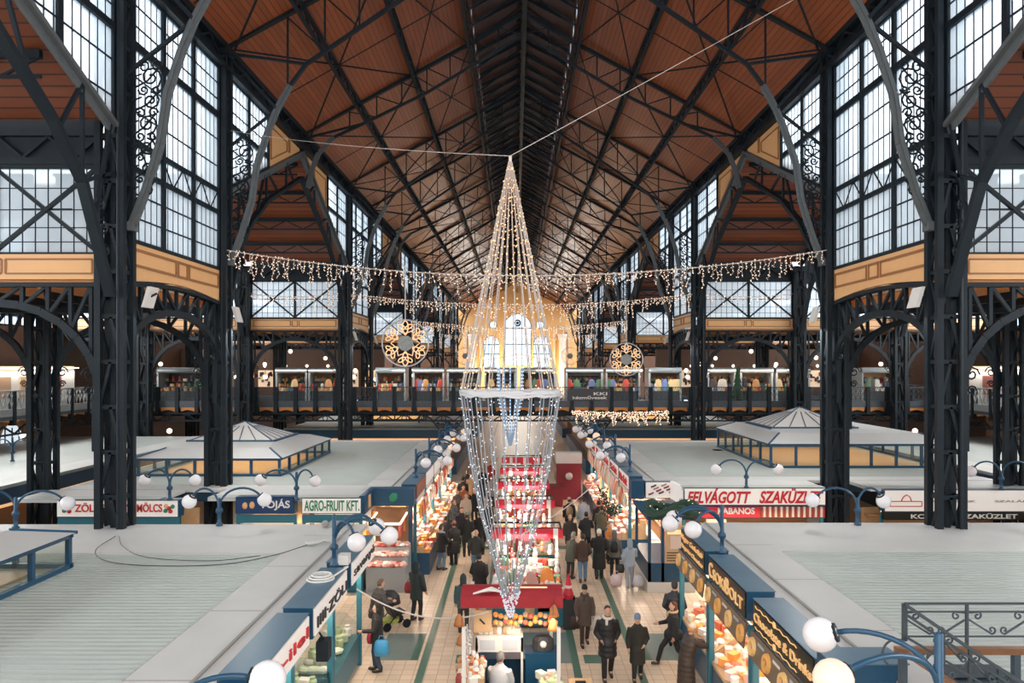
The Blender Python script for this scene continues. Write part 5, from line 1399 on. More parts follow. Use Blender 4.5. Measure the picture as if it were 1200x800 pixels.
front(-9.95, -7.9, 24.7, 'egg stall under the TOJÁS sign', M['lightwood'], 1)
scatter(['fruit'], [14, 15], -9.8, -8.0, 24.95, 25.7, 1.0, 1.2, 10, 3, 'egg on the counter under the TOJÁS sign', 'eggs under the TOJÁS sign', 1.2, 'y')
front(-15.85, -11.75, 24.4, 'vegetable stall under the ZÖLDSÉG GYÜMÖLCS sign', M['lightwood'], 1)
scatter(['fruit', 'pack'], [9, 13, 10, 13], -15.6, -11.9, 24.7, 25.4, 1.0, 1.3, 14, 3, 'vegetable on the counter under the ZÖLDSÉG sign', 'vegetables under the ZÖLDSÉG sign', 1.5, 'y')
front(5.78, 11.0, 26.8, 'cold meat stall under the FELVÁGOTT sign', M['brownwall'], 1, 2.2)
scatter(['pack', 'tin'], [10, 12, 16, 9], 5.9, 10.9, 26.95, 27.6, 1.0, 1.2, 14, 2, 'cold meat on the counter under the FELVÁGOTT sign', 'cold meats under the FELVÁGOTT sign', 1.3, 'y')
front(13.0, 20.3, 26.55, 'sausage stall under the long pale KOLBÁSZ sign', M['lightwood'], 1, 2.3)
MB().box(6.6, 26.55, 0, 7.3, 26.68, 2.15).box(6.65, 26.5, 1.0, 7.25, 26.55, 2.05).build('food_poster', M['gloworange'], label='red and orange food poster below KABANOS', cat='poster')
# meat trays on the recessed corner, AGRO-FRUIT block
t = thing('meat_display', 'stepped meat counter at the corner between AGRO-FRUIT and the aisle', 'display counter')
for i in range(3): MB().box(-5.55, 24.9+.55*i, 0, -4.2, 25.45+.55*i, .85+.22*i).build('tier', M['steel'], t)
MB().box(-5.55, 26.6, 0, -4.2, 26.7, 2.6).build('back_wall', M['brownwall'], t)
MB().box(-4.3, 26.3, 0, -4.16, 26.45, 2.72).build('post', M['blue'], t)
MB().box(-5.5, 25.0, 2.3, -4.4, 25.1, 2.36).bar((-5.5, 25.05, 2.33), (-5.5, 26.6, 2.4), .05).bar((-4.4, 25.05, 2.33), (-4.4, 26.6, 2.4), .05).build('strip_light', M['lampwarm'], t)
for i in range(3): scatter(['pack'], [8, 12, 8, 16, 11], -5.5, -4.25, 24.92+.55*i, 25.42+.55*i, .86+.22*i, .86+.22*i, 8, 3, 'wrapped meat on the stepped corner counter', 'meat packs on the corner counter', 1.0)
hang('sausage', [10, 11, 9], -4.5, 25.4, 26.5, 1.8, 5, 'sausage hanging over the stepped corner counter', 'sausages over the corner counter', 1.2)
scatter(['fruit', 'jar'], [13, 16, 11, 15], -5.5, -4.7, 26.35, 26.55, 1.6, 1.6, 7, 1, 'jar standing at the back of the stepped corner counter', 'jars behind the corner counter', 1.4)
# corner booth with poster and wreath on the other side
t = thing('corner_booth', 'blue corner booth with a printed poster under the wreath', 'booth')
MB().box(4.12, 24.9, 0, 5.75, 27.9, .35).build('plinth', M['plaster'], t)
MB().box(4.15, 24.95, .35, 5.72, 27.8, 1.0).build('base_panel', M['blue'], t)
for x, y in ((4.15, 24.95), (4.6, 24.95), (5.6, 24.95), (4.15, 27.6)): MB().box(x, y, .35, x+.1, y+.1, 2.5).build('post', M['blue'], t)
MB().box(4.1, 24.9, 2.5, 5.75, 27.9, 2.62).build('roof_panel', M['blue'], t)
MB().box(4.72, 24.92, 1.0, 5.58, 24.94, 2.3).build('poster', M['lightwood'], t)
mb = MB()
for i in range(4): mb.box(4.78, 24.905, 1.08+.09*i, 5.4 - .1*(i % 2), 24.92, 1.11+.09*i)
mb.build('text_print', M['blackl'], t)
mb = MB().box(4.8, 24.905, 2.0, 5.5, 24.92, 2.15); mb.c = 1; mb.box(4.9, 24.905, 1.5, 5.4, 24.92, 1.95); mb.build('picture_print', [M['gloworange'], cm((.75, .6, .5))], t)
t = thing('fir_wreath', 'dark fir garland ring with small lights on the corner booth', 'wreath', (5.0, 25.0, 2.86))
ring = [Vector((.82*math.cos(2*pi*q/40), .75*math.sin(2*pi*q/40), .12*math.sin(6*pi*q/40))) for q in range(40)]
mb = MB().tube(ring, [.13 + .04*R.random() for _ in ring], 7, True)
for q in ring:
    for _ in range(9):
        v = Vector((R.gauss(0, 1), R.gauss(0, 1), R.gauss(0, 1))).normalized()*R.uniform(.12, .24); mb.bar(q, q + v, .02)
mb.build('fir_foliage', cm((.02, .055, .035), .8), t)
bl = MB()
for q in ring: bl.octa(tuple(q + Vector((R.uniform(-.15, .15), R.uniform(-.15, .15), R.uniform(.0, .18)))), .025)
bl.build('bulb_lights', M['bulbg'], t, kind='stuff')
t = thing('light_swag', 'fir swag with small warm lights hanging beside the hams', 'light swag', (3.35, 28.6, 2.6))
mb, bl = MB(), MB()
for q in range(60):
    p = Vector((R.gauss(0, .1), .06*q - 1.0, -.55*math.sin(pi*q/60) - R.random()*.25)); 
    for _ in range(4): mb.bar(p, p + Vector((R.gauss(0, .1), R.gauss(0, .1), R.gauss(0, .1))), .03)
    bl.octa(tuple(p), .035)
mb.build('fir_foliage', cm((.02, .055, .035), .8), t); bl.build('bulb_lights', M['bulbg'], t, kind='stuff')
hang('ham', [12, 15, 10, 8], 4.5, 28.4, 29.2, 2.25, 3, 'big ham hanging at the corner under the sausage picture', 'corner hams', 1.6, .1)
t = thing('red_cabinet', 'tall dark red cabinet with a pale emblem at the far end of the aisle', 'cabinet'); MB().box(2.0, 42.2, 0, 3.4, 43.0, 2.1).build('body', cm((.22, .015, .03)), t); MB().box(1.95, 42.15, 2.1, 3.45, 43.05, 2.7).build('sign_top', M['white'], t); MB().ball((2.7, 42.2, 1.35), .22, 10).build('emblem_print', M['white'], t)
MB().box(1.2, 40.0, 0, 2.2, 41.0, 1.05).box(1.15, 39.95, 1.05, 2.25, 41.05, 1.12).build('red_counter', cm((.2, .015, .025)), label='low dark red counter beside the far aisle stalls', cat='counter')

# ---------------------------------------------------------------- island stalls in the middle of the aisle
def island(y, x0, x1, label, ztop, awn, depth=2.0, skirt='teal', ya=0):
    t = thing('aisle_stall', label, 'market stall')
    MB().box(x0, y, .08, x1, y+.7, .92).build('counter_skirt', M[skirt], t)
    MB().box(x0-.05, y-.05, .92, x1+.05, y+.75, .97).build('counter_top', M['lightwood'], t)
    for x in (x0+.05, x1-.12):
        for yy in ((y+.05, y+depth) if awn else (y+1.78, y+depth+.6)): MB().box(x, yy, 0, x+.07, yy+.07, ztop).build('post', M['white'], t)
    MB().box(x0, y+depth+.1, 0, x1, y+depth+.5, .92).build('back_counter', M[skirt], t)
    if awn:
        n = 14; r = .55
        pts = [(x0-.12, ya + 1.35*(q/8), ztop - .02 - .35*(q/8)**2 + .16*math.sin(pi*q/8)) for q in range(9)]
        pts2 = [(p[0], p[1], p[2]-.03) for p in reversed(pts)]
        MB().prism(pts + pts2, (x1-x0+.24, 0, 0)).build('awning', M['redcloth'], t, False)
        mb = MB()
        mb.prism([(x0-.12, ya, ztop+.0), (x0-.12, ya, ztop-.26), (x0-.12, ya-.03, ztop-.26), (x0-.12, ya-.03, ztop+.0)], (x1-x0+.24, 0, 0))
        mb.build('valance', M['redcloth'], t)
    else:
        mb = MB()
        for xx in (x0-.05, x1+.02): mb.box(xx, y+1.7, ztop-.05, xx+.04, y+depth+.9, ztop)
        for yy in (y+1.75, y+depth+.9): mb.box(x0-.05, yy, ztop-.05, x1+.06, yy+.04, ztop)
        mb.build('canopy_frame', M['iron'], t)
        for q in range(3): MB().box(x0, y+.7+.35*q, .08, x1, y+1.05+.35*q, 1.12+.16*q).build('display_step', M['redcloth' if q % 2 else 'cabinet_dark'], t)
        mb = MB(); n = 15
        for q in range(n):
            xa, xb = x0-.1 + (x1-x0+.2)*q/n, x0-.1 + (x1-x0+.2)*(q+1)/n; mb.c = 1 if q % 5 == 3 else 0
            mb.box(xa, y+1.72, ztop-(.42 if q % 4 == 3 else .34), xb, y+1.75, ztop-.02)
        mb.build('valance', [M['redtrim'], M['white']], t)
    return t
island(13.9, -1.5, .5, 'aisle stall with the rounded red awning at the light tree tip', 2.75, True, 3.0, 'blue', 15.9)
Y = 13.9
scatter(['doll', 'jar', 'tin', 'box'], [16, 7, 14, 8, 10], -1.45, -.35, Y, Y+.65, .98, .98, 8, 4, 'small pale souvenir on the counter of the red awning stall', 'souvenirs on the red awning stall', .9)
scatter(['cloth', 'pack'], [16, 7, 6, 14], -.3, .45, Y, Y+.6, .98, 1.02, 4, 3, 'folded pale cloth on the counter of the red awning stall', 'folded cloths on the red awning stall', .8)
for i in range(26):
    item('fruit', [9, 9, 15, 10][i % 4], (-.85 + 1.3*(i % 13)/12, 15.84, 2.30 - .14*(i//13) - .03*(i % 3)), 'orange bauble in the garland under the red awning', 'orange baubles under the red awning', 1.0)
MB().tube([(-.62, 16.02, 2.90), (.28, 16.02, 2.90)], .018, 6).build('tube_light', M['gloworange'], bpy.data.objects['aisle_stall'])
hang('doll', [9, 15, 10], -1.3, 16.0, 17.0, 1.85, 5, 'ornament hanging at the side of the red awning stall', 'side ornaments of the red awning stall', .9)
T_ = bpy.data.objects['aisle_stall']
MB().box(-1.62, 14.5, .0, -1.05, 15.75, 1.36).build('side_counter', M['cabinet_dark'], T_); MB().box(.05, 14.6, 0, .55, 15.5, 1.2).build('side_counter', M['blue'], T_)
scatter(['doll', 'tin', 'box', 'jar'], [16, 7, 11, 15, 10, 9, 14, 16], -1.6, -1.08, 14.55, 15.7, 1.37, 1.37, 5, 9, 'small gift on the side counter beside the stall keeper', 'gifts beside the stall keeper', .85)
scatter(['pack', 'box', 'fruit'], [16, 7, 8, 14, 13], .08, .52, 14.65, 15.45, 1.21, 1.21, 4, 6, 'pale trinket in the box at the CsokiBolt end of the red awning stall', 'trinkets at the red awning stall end', .8)
bell = None
for i, (px, py, d) in enumerate(((538, 726, 15.6), (541, 748, 15.2), (649, 715, 15.8), (648, 731, 15.5))):
    lb = ['upper brown bell hanging beside the aisle stall, AGRO-FRUIT side', 'lower brown bell hanging beside the aisle stall, AGRO-FRUIT side', 'upper brown bell hanging beside the aisle stall, CsokiBolt side', 'lower brown bell hanging beside the aisle stall, CsokiBolt side'][i]
    p = W(px, py, d)
    if bell is None:
        bell = thing('hanging_bell', lb, 'bell', p, 0, 'brown bells'); MB().lathe([(.12, -.12), (.1, -.06), (.085, .02), (.05, .09), (.015, .13)], n=10).build('body', cm((.45, .17, .05)), bell, True)
        MB().tube([(0, 0, .12), (0, 0, .45)], .006, 4).build('cord', M['wired'], bell); MB().ball((0, 0, -.13), .035, 6).build('clapper', cm((.12, .05, .03)), bell)
    else: dup(bell, p, None, lb)
t = thing('sign_card', 'pale card with a small dark figure under the red awning', 'sign'); MB().box(-1.32, 15.86, 1.98, -.96, 15.88, 2.42).box(-1.34, 15.88, 1.96, -.94, 15.9, 2.44).build('card', M['lightwood'], t); MB().tube([(-1.2, 15.85, 2.26), (-1.14, 15.85, 2.2), (-1.09, 15.85, 2.15)], .02, 5).build('figure_print', M['blackl'], t)
t = thing('display_shelf', 'white shelf unit with small framed cards inside the red awning stall', 'shelf'); MB().box(-1.3, 16.0, 1.80, -.25, 16.35, 1.84).box(-1.3, 16.0, 1.48, -.25, 16.03, 1.80).box(-1.3, 16.0, 0, -1.25, 16.35, 1.8).box(-.3, 16.0, 0, -.25, 16.35, 1.8).build('shelf_frame', M['white'], t)
for xx in (-1.2, -.7): MB().box(xx, 15.985, 1.53, xx+.33, 16.0, 1.75).build('framed_card', cm((.55, .58, .62)), t)
MB().box(-.2, 16.0, 0, .5, 16.06, 1.42).box(-.22, 15.98, 1.42, .52, 16.5, 1.45).build('blue_partition', M['blue'], t)
scatter(['doll', 'tin', 'jar'], [16, 7, 14, 15], -1.25, -.3, 16.05, 16.3, 1.845, 1.845, 9, 2, 'figurine on top of the white shelf unit', 'figurines on the white shelf unit', .8)
t = thing('round_medal_cloth', 'dark cloth with a pale star badge on the counter of the red awning stall', 'cloth'); MB().loft([(.2, 16.25, 1.46, .24, .18), (.2, 16.25, 1.68, .24, .16), (.2, 16.25, 1.75, .16, .1)], 12).build('cloth', cm((.04, .04, .045)), t); MB().ball((.2, 16.07, 1.62), .08, 8).build('badge', M['white'], t)
t = thing('wooden_podium', 'small light wooden stand with a dark tray beside the red awning stall', 'stand', (.95, 15.3, 0))
MB().box(-.24, -.25, 1.0, .26, .3, 1.08).build('top', M['lightwood'], t)
for x, y in ((-.2, -.2), (.18, -.2), (-.2, .22), (.18, .22)): MB().box(x, y, 0, x+.05, y+.05, 1.0).build('leg', M['woodrail'], t)
MB().box(-.2, -.2, .62, .22, .26, .92).build('drawer', M['redcloth'], t); MB().box(-.1, -.12, 1.08, .12, .1, 1.11).build('tray', M['iron'], t)
mb = MB(); 
for q in range(46): mb.octa((-1.42 + R.uniform(-.06, .06), 15.0 + R.uniform(-.1, .1), 1.0 + 1.4*q/46), .04)
t = thing('frosted_branch', 'white frosted tinsel strand on the front post of the red awning stall', 'tinsel'); mb.build('tinsel_strand_lights', M['tinsel'], t, kind='stuff'); MB().tube([(-1.42, 15.0, .95), (-1.42, 15.0, 2.45)], .015, 5).build('stem', M['wire'], t)
mb = MB().prism([(-1.35, 15.9, 2.78), (-1.0, 15.85, 2.88), (-.7, 15.95, 2.8), (-.95, 16.1, 2.86)], (0, .02, .03)).build('paper_bird', M['white'], label='white paper bird on the red awning', cat='decoration')
IS = [(21.5, 2.6), (26.4, 2.6), (30.8, 2.6), (35.2, 2.6), (39.4, 2.6)]
IN = ['first', 'second', 'third', 'fourth', 'fifth']
for i, (y, z) in enumerate(IS):
    island(y, -1.1, 1.0, 'aisle stall with red and white valance, %s behind the red awning' % IN[i], z, False, 1.7)
    nn = 12 if i < 2 else 8
    scatter(['doll', 'box', 'jar', 'cloth', 'tin'], [16, 7, 10, 9, 8, 14, 3, 0], -1.05, .95, y+.05, y+.65, .975, .975, nn, 4 if i < 2 else 3, 'gift on the counter of the %s valanced aisle stall' % IN[i], 'gifts on the %s valanced aisle stall' % IN[i], 1.1, 'y')
    for q in range(3): scatter(['doll', 'box', 'jar', 'tin', 'fruit'], [16, 7, 10, 9, 14, 3, 0, 15, 16], -1.05, .95, y+.72+.35*q, y+1.03+.35*q, 1.125+.16*q, 1.125+.16*q, nn, 1, 'gift on the display steps of the %s valanced aisle stall' % IN[i], 'step gifts on the %s valanced aisle stall' % IN[i], 1.2)
    for q in range(9): item('doll', [16, 16, 10, 7][q % 4], (-1.0 + .24*q, y+1.70, z-.75 - .1*(q % 3)), 'little figure hanging from the valance of the %s aisle stall' % IN[i], 'hanging figures of the %s aisle stall' % IN[i], .9)
t = thing('bag_rack', 'pale bags hung on the front of the first valanced aisle stall', 'bag'); MB().loft([(.0, 21.5, .3, .14, .04), (.0, 21.5, .8, .15, .05), (0, 21.5, .82, .1, .02)], 8).build('bag_body', M['lightwood'], t); MB().tube(arc((0, 21.5, .8), .08, 0, pi, 8), .012, 4).build('handle', M['lightwood'], t)
t = thing('price_board', 'pale board on the teal front of the first valanced aisle stall', 'sign'); MB().box(.25, 21.5, .5, .85, 21.57, .85).box(.23, 21.53, .48, .87, 21.58, .87).build('board', M['white'], t)
t = thing('gnome_figure', 'knee high red and white gnome figure at the corner of the first valanced aisle stall', 'gnome', (1.15, 21.5, .9)); MB().lathe([(.14, -.0), (.16, .12), (.1, .3), (.02, .34)], n=10).build('robe', M['redtrim'], t); MB().lathe([(.08, .28), (.09, .36), (.06, .42)], n=9).build('beard', M['white'], t); MB().lathe([(.1, .4), (.02, .72)], n=9).build('hat', M['redtrim'], t)
MB().box(1.0, 21.4, 0, 1.35, 21.75, .9).box(.98, 21.38, .84, 1.37, 21.77, .9).build('gnome_stand', M['cabinet_dark'], label='dark box stand under the gnome figure', cat='stand')
# stroller
def stroller(loc, rz):
    t = thing('pushchair', 'dark folding pushchair with a lime basket beside the stall counter', 'pushchair', loc, rz)
    for x in (-.24, .24):
        for y in (-.32, .32): MB().tube([(x-.02, y, .13), (x+.02, y, .13)], .13, 14).build('wheel', M['iron'], t)
    mb = MB()
    for x in (-.24, .24): mb.tube([(x, -.32, .14), (x, .0, .5), (x, .35, .95), (x, .5, 1.02)], .018, 6).tube([(x, .32, .14), (x, -.1, .55)], .018, 6)
    mb.tube([(-.24, .5, 1.02), (.24, .5, 1.02)], .022, 6).build('frame_tube', M['iron'], t)
    MB().prism([(-.2, -.3, .42), (-.2, .1, .38), (-.2, .32, .85), (-.2, .26, .88), (-.2, .08, .46), (-.2, -.3, .5)], (.4, 0, 0)).build('seat', cm((.02, .02, .025)), t)
    pts = [(-.23, .18 - .36*math.sin(pi*q/10*.9), .78 + .38*(1 - math.cos(pi*.5*q/10))) for q in range(11)]
    MB().loft([(0, .08, .72, .24, .3), (0, .1, .95, .23, .28), (0, .14, 1.1, .16, .18), (0, .16, 1.14, .05, .06)], 12).build('canopy', cm((.018, .018, .022)), t)
    MB().loft([(0, .1, .18, .2, .26), (0, .1, .3, .22, .28)], 10).build('basket', cm((.45, .5, .12)), t)
stroller(ground(461, 735), 2.2)
# ================================================================ PEOPLE
def remesh(mb, vox, name, m, parent, smooth=True):
    me0 = mb.mesh('source', m); o = bpy.data.objects.new('source', me0); COL.objects.link(o)
    md = o.modifiers.new('r', 'REMESH'); md.mode = 'VOXEL'; md.voxel_size = vox; md.use_smooth_shade = smooth
    sm = o.modifiers.new('s', 'SMOOTH'); sm.factor = .5; sm.iterations = 2
    dg = bpy.context.evaluated_depsgraph_get(); dg.update()
    me = bpy.data.meshes.new_from_object(o.evaluated_get(dg)); bpy.data.objects.remove(o); bpy.data.meshes.remove(me0)
    me.materials.clear(); me.materials.append(m)
    me.polygons.foreach_set('use_smooth', [smooth]*len(me.polygons))
    return link(name, me, parent)
ARM = {'down': ((.235, .02, 1.13), (.25, -.05, .87)), 'pocket': ((.275, .05, 1.12), (.175, -.075, .99)), 'fwd': ((.25, -.10, 1.14), (.16, -.38, 1.12)),
       'reach': ((.2, -.26, 1.28), (.16, -.56, 1.22)), 'hold': ((.26, -.01, 1.12), (.25, -.12, .9)), 'up': ((.24, -.16, 1.2), (.12, -.3, 1.38)), 'back': ((.25, .10, 1.14), (.25, .14, .88))}
SKIN = mat('skin', (.56, .33, .23), .5)
def person(loc, rz, h, label, coat=(.02, .02, .022), trousers=(.02, .022, .03), hem=.62, hair=(.03, .02, .015), arms=('down', 'down'), stride=0.0, hat=None, hood=None, scarf=None, shoes=(.02, .018, .016), puffer=False, longhair=False, bald=False, lean=0.0, near=False, wide=1.0, pack=None, group=None):
    k_ = h/1.76
    t = thing('person', label, 'person', loc, rz, group or 'people in the market aisle')
    tl = math.tan(lean)
    def P(x, y, z):
        dy = -(z - .95)*tl if z > .95 else 0
        return (x*k_, (y + dy)*k_, z*k_)
    def loft(mb, secs, n=12): mb.loft([(P(cx, cy, z)[0], P(cx, cy, z)[1], z*k_, rx*k_, ry*k_) for cx, cy, z, rx, ry in secs], n)
    def tube(mb, pts, rs, n=8): mb.tube([P(*p) for p in pts], [r*k_ for r in rs], n)
    st = stride/2
    feet = [(-.10, -st, 0), (.10, st, 0)]
    legs = []
    for sx, (fx, fy, _) in zip((-1, 1), feet):
        lift = .05 if fy > .08 else 0
        legs.append(((sx*.09, 0, .90), (sx*.10, fy*.5 - (.05 + abs(fy)*.12), .49), (fx, fy + (.03 if fy > 0 else 0), .10 + lift), (fx, fy - .13, .05 + lift*.4)))
    b = MB()
    loft(b, [(0, 0, .84, .15, .11), (0, 0, .95, .165, .115), (0, 0, 1.12, .145, .10), (0, 0, 1.32, .175, .11), (0, .005, 1.43, .16, .085), (0, .01, 1.49, .065, .06), (0, 0, 1.56, .052, .055)])
    loft(b, [(0, -.01, 1.52, .035, .04), (0, -.025, 1.545, .055, .065), (0, -.02, 1.60, .07, .085), (0, -.012, 1.66, .077, .095), (0, -.005, 1.71, .072, .09), (0, 0, 1.75, .05, .06), (0, 0, 1.765, .02, .02)])
    tube(b, [(0, -.095, 1.66), (0, -.122, 1.625), (0, -.10, 1.612)], [.012, .017, .012], 6)
    for sx in (-1, 1): tube(b, [(sx*.078, 0, 1.62), (sx*.088, .012, 1.65), (sx*.078, .01, 1.67)], [.012, .018, .012], 6)
    for i, sx in enumerate((-1, 1)):
        e, w = ARM[arms[i]]; S_, E_, W_ = (sx*.185, 0, 1.40), (sx*e[0], e[1], e[2]), (sx*w[0], w[1], w[2])
        tube(b, [S_, E_, W_], [.05, .04, .028])
        f = (Vector(W_) - Vector(E_)).normalized(); side = Vector((sx, 0, 0)) if abs(f.x) < .7 else Vector((0, 1, 0))
        nrm = f.cross(side).normalized(); lat = nrm.cross(f).normalized(); W0 = Vector(W_)
        q0 = W0 - f*.01
        b_ = lambda v: tuple(v)
        tube(b, [b_(q0), b_(W0 + f*.04), b_(W0 + f*.085)], [.028, .036, .032], 8)
        for j, ln in enumerate((.062, .074, .07, .052)):
            o = W0 + f*.08 + nrm*((j - 1.5)*.019); tube(b, [b_(o), b_(o + f*ln*.55 - lat*.012*sx), b_(o + f*ln*.95 - lat*.035*sx)], [.0105, .0095, .008], 5)
        th = W0 + f*.03 + nrm*-.032; tube(b, [b_(th), b_(th + f*.035 - nrm*.018), b_(th + f*.065 - nrm*.016 - lat*.015*sx)], [.012, .011, .009], 5)
        tube(b, legs[i][:3], [.085, .055, .038]); tube(b, [legs[i][2], legs[i][3]], [.035, .028])
    remesh(b, .0115 if near else .017, 'body', SKIN, t)
    # trousers
    b = MB(); loft(b, [(0, 0, .80, .17, .125), (0, 0, .95, .18, .13), (0, 0, 1.05, .165, .12)])
    for lg in legs: tube(b, lg[:3], [.105*wide, .075*wide, .062*wide])
    remesh(b, .018, 'trousers', cm(trousers, .7), t)
    for i, lg in enumerate(legs):
        b = MB(); a, c = Vector(lg[2]), Vector(lg[3])
        tube(b, [(a.x, a.y + .05, a.z - .045), (a.x, a.y - .02, a.z - .05), (c.x, c.y, c.z - .005), (c.x, c.y - .05, c.z - .01)], [.042, .05, .045, .03], 8)
        tube(b, [(a.x, a.y + .01, a.z + .06), (a.x, a.y + .01, a.z - .04)], [.052, .05], 8)
        b.build('shoe', cm(shoes, .5), t, True)
    # coat
    b = MB(); n = max(8, int((1.42 - hem)/(.06 if puffer else .09))); secs = []
    for i in range(n+1):
        z = hem + (1.44 - hem)*i/n; f = i/n
        base = .215 + .0*f
        if z < .95: rx, ry = .20 + .03*(.95 - z)*wide, .155 + .05*(.95 - z) + stride*.12
        elif z < 1.3: rx, ry = .185 + .03*(z - .95)/.35, .15
        else: rx, ry = .215 - .05*(z - 1.3)/.14, .15 - .03*(z - 1.3)/.14
        if puffer: q = 1.05 if i % 2 else .985; rx *= q*1.06; ry *= q*1.1
        secs.append((0, 0, z, rx*wide, ry*wide))
    secs += [(0, .01, 1.49, .105, .10), (0, .01, 1.535, .08, .085)]
    loft(b, secs, 16)
    for i, sx in enumerate((-1, 1)):
        e, w = ARM[arms[i]]; S_, E_, W_ = (sx*.18, 0, 1.41), (sx*e[0], e[1], e[2]), (sx*w[0], w[1], w[2])
        tube(b, [S_, E_, W_], [.09*wide, .072*wide, .052*wide], 9)
        if puffer: 
            for q in range(7): f = .15 + q*.12; v = Vector(S_).lerp(Vector(E_), f*2) if f < .5 else Vector(E_).lerp(Vector(W_), f*2-1); b.ball(P(*v), (.088 - .03*f)*k_*wide, 8)
    remesh(b, .018, 'coat', cm(coat, .55 if puffer else .8), t)
    if not bald:
        b = MB()
        loft(b, [(0, .03, 1.60, .066, .07), (0, .028, 1.66, .083, .088), (0, .018, 1.72, .082, .092), (0, .008, 1.765, .055, .062), (0, 0, 1.782, .02, .02)], 12)
        if longhair: loft(b, [(0, .05, 1.36, .06, .03), (0, .055, 1.45, .09, .05), (0, .045, 1.6, .088, .07), (0, .03, 1.7, .08, .08)], 10)
        b.build('hair', cm(hair, .6), t, True)
    if hat is not None:
        b = MB(); loft(b, [(0, .0, 1.675, .085, .105), (0, .0, 1.70, .092, .11), (0, .004, 1.75, .085, .1), (0, .01, 1.80, .055, .065), (0, .012, 1.815, .015, .015)], 12); b.build('hat', cm(hat, .85), t, True)
    if hood is not None:
        b = MB(); loft(b, [(0, .05, 1.44, .10, .08), (0, .045, 1.55, .10, .09), (0, .04, 1.66, .105, .11), (0, .03, 1.75, .09, .10), (0, .02, 1.81, .04, .05)], 12); b.build('hood', cm(hood, .85), t, True)
    if scarf is not None:
        b = MB(); ring = [P(.095*math.cos(2*pi*q/16), .01 + .095*math.sin(2*pi*q/16), 1.50 + .015*math.sin(2*pi*q/16)) for q in range(16)]; b.tube(ring, .038*k_, 7, True)
        tube(b, [(-.04, -.12, 1.48), (-.05, -.16, 1.36)], [.035, .03], 6); b.build('scarf', cm(scarf, .9), t, True)
    if pack is not None:
        b = MB(); loft(b, [(0, .21, 1.0, .14, .07), (0, .22, 1.1, .16, .10), (0, .21, 1.3, .15, .09), (0, .19, 1.42, .09, .05)], 12); b.build('backpack', cm(pack, .6), t, True)
    return t
def G(px, py):
    x, y, z = ground(px, py)
    return (max(-3.25 if y > 26.3 else -3.95 if y < 19.3 else -4.7, min(3.3 if y > 28.4 else 4.0, x)), y, z)
BK = (.014, .014, .016)
person(G(712, 796), .05, 1.82, 'young man in black puffer coat with white scarf walking towards the viewer', BK, (.012, .012, .014), .58, (.02, .015, .01), ('pocket', 'pocket'), .28, scarf=(.75, .68, .62), puffer=True, near=True)
person(G(747, 797), -.05, 1.62, 'woman in dark olive black coat and blue knit hat walking beside the man', (.022, .022, .017), BK, .48, (.06, .03, .02), ('hold', 'pocket'), .25, hat=(.16, .25, .38), near=True)
person(G(685, 756), .1, 1.66, 'woman in brown grey coat and black hat walking with two bags', (.105, .075, .062), (.06, .035, .028), .62, (.03, .02, .015), ('hold', 'hold'), .25, hat=(.02, .02, .02), scarf=(.07, .05, .045), near=True)
person(G(789, 780), -pi/2, 1.66, 'brown haired woman in black jacket with tan fur hood striding past', (.018, .018, .018), (.012, .012, .014), .78, (.10, .035, .018), ('fwd', 'down'), .82, scarf=(.55, .38, .22), longhair=True, near=True, shoes=(.06, .045, .035))
person(G(794, 757), pi - .2, 1.78, 'man in black puffer jacket and jeans standing behind the striding woman', (.016, .018, .024), (.05, .10, .19), .85, (.03, .025, .02), ('pocket', 'pocket'), 0, hat=(.05, .04, .04), puffer=True, near=True)
person((3.62, 17.15, 0), pi/2 + .3, 1.66, 'woman in long dark brown padded coat reaching to the chocolate counter', (.05, .035, .027), BK, .28, (.62, .30, .12), ('reach', 'reach'), 0, hat=(.75, .62, .5), puffer=True, lean=.22, near=True, wide=1.08)
person(G(432, 786), -pi/2 + .2, 1.72, 'person in black jacket and jeans carrying a blue bag by the glass stall', (.018, .018, .018), (.035, .06, .10), .78, (.03, .02, .015), ('down', 'fwd'), .1, near=True, hood=(.02, .02, .02))
person(G(441, 752), pi/2 + .6, 1.74, 'person in dark grey padded jacket bending at the stall by the pushchair', (.045, .045, .043), (.03, .03, .032), .72, (.10, .06, .04), ('fwd', 'fwd'), .1, puffer=True, lean=.2, near=True, wide=1.15)
person(G(488, 727), pi - .5, 1.78, 'hooded shopper in dark green parka seen from behind at the meat counter', (.022, .034, .034), (.015, .018, .025), .66, BK, ('hold', 'fwd'), .1, hood=(.018, .026, .03), near=True)
person(G(558, 676), pi, 1.74, 'bald man in dark sweater and jeans seen from behind in the aisle', (.03, .028, .026), (.09, .16, .22), .86, BK, ('pocket', 'pocket'), .12, bald=True, shoes=(.2, .09, .04))
person(G(543, 740), pi, 1.66, 'person in teal hooded jacket walking away by the red awning', (.05, .10, .11), (.05, .05, .05), .76, (.02, .015, .012), ('down', 'down'), .15, hood=(.03, .05, .055))
person(G(562, 710), pi - .4, 1.7, 'person in loose black cape beside the red awning stall', BK, BK, .7, BK, ('pocket', 'pocket'), 0, wide=1.25)
person(G(516, 668), pi - .7, 1.72, 'shopper in black coat and pale jeans at the orange food counter', BK, (.14, .22, .30), .72, (.07, .04, .03), ('fwd', 'fwd'), .1, scarf=(.35, .42, .5))
person(G(532, 662), pi + .5, 1.7, 'shopper in very dark puffer coat and pink hat by the food counter', (.016, .015, .014), BK, .5, (.05, .03, .02), ('fwd', 'down'), 0, hat=(.45, .22, .2), puffer=True, wide=1.1)
person(G(547, 652), pi + .1, 1.76, 'shopper in black parka with green hat in the crowd', (.015, .02, .02), BK, .6, (.04, .03, .02), ('pocket', 'down'), .1, hat=(.18, .25, .2))
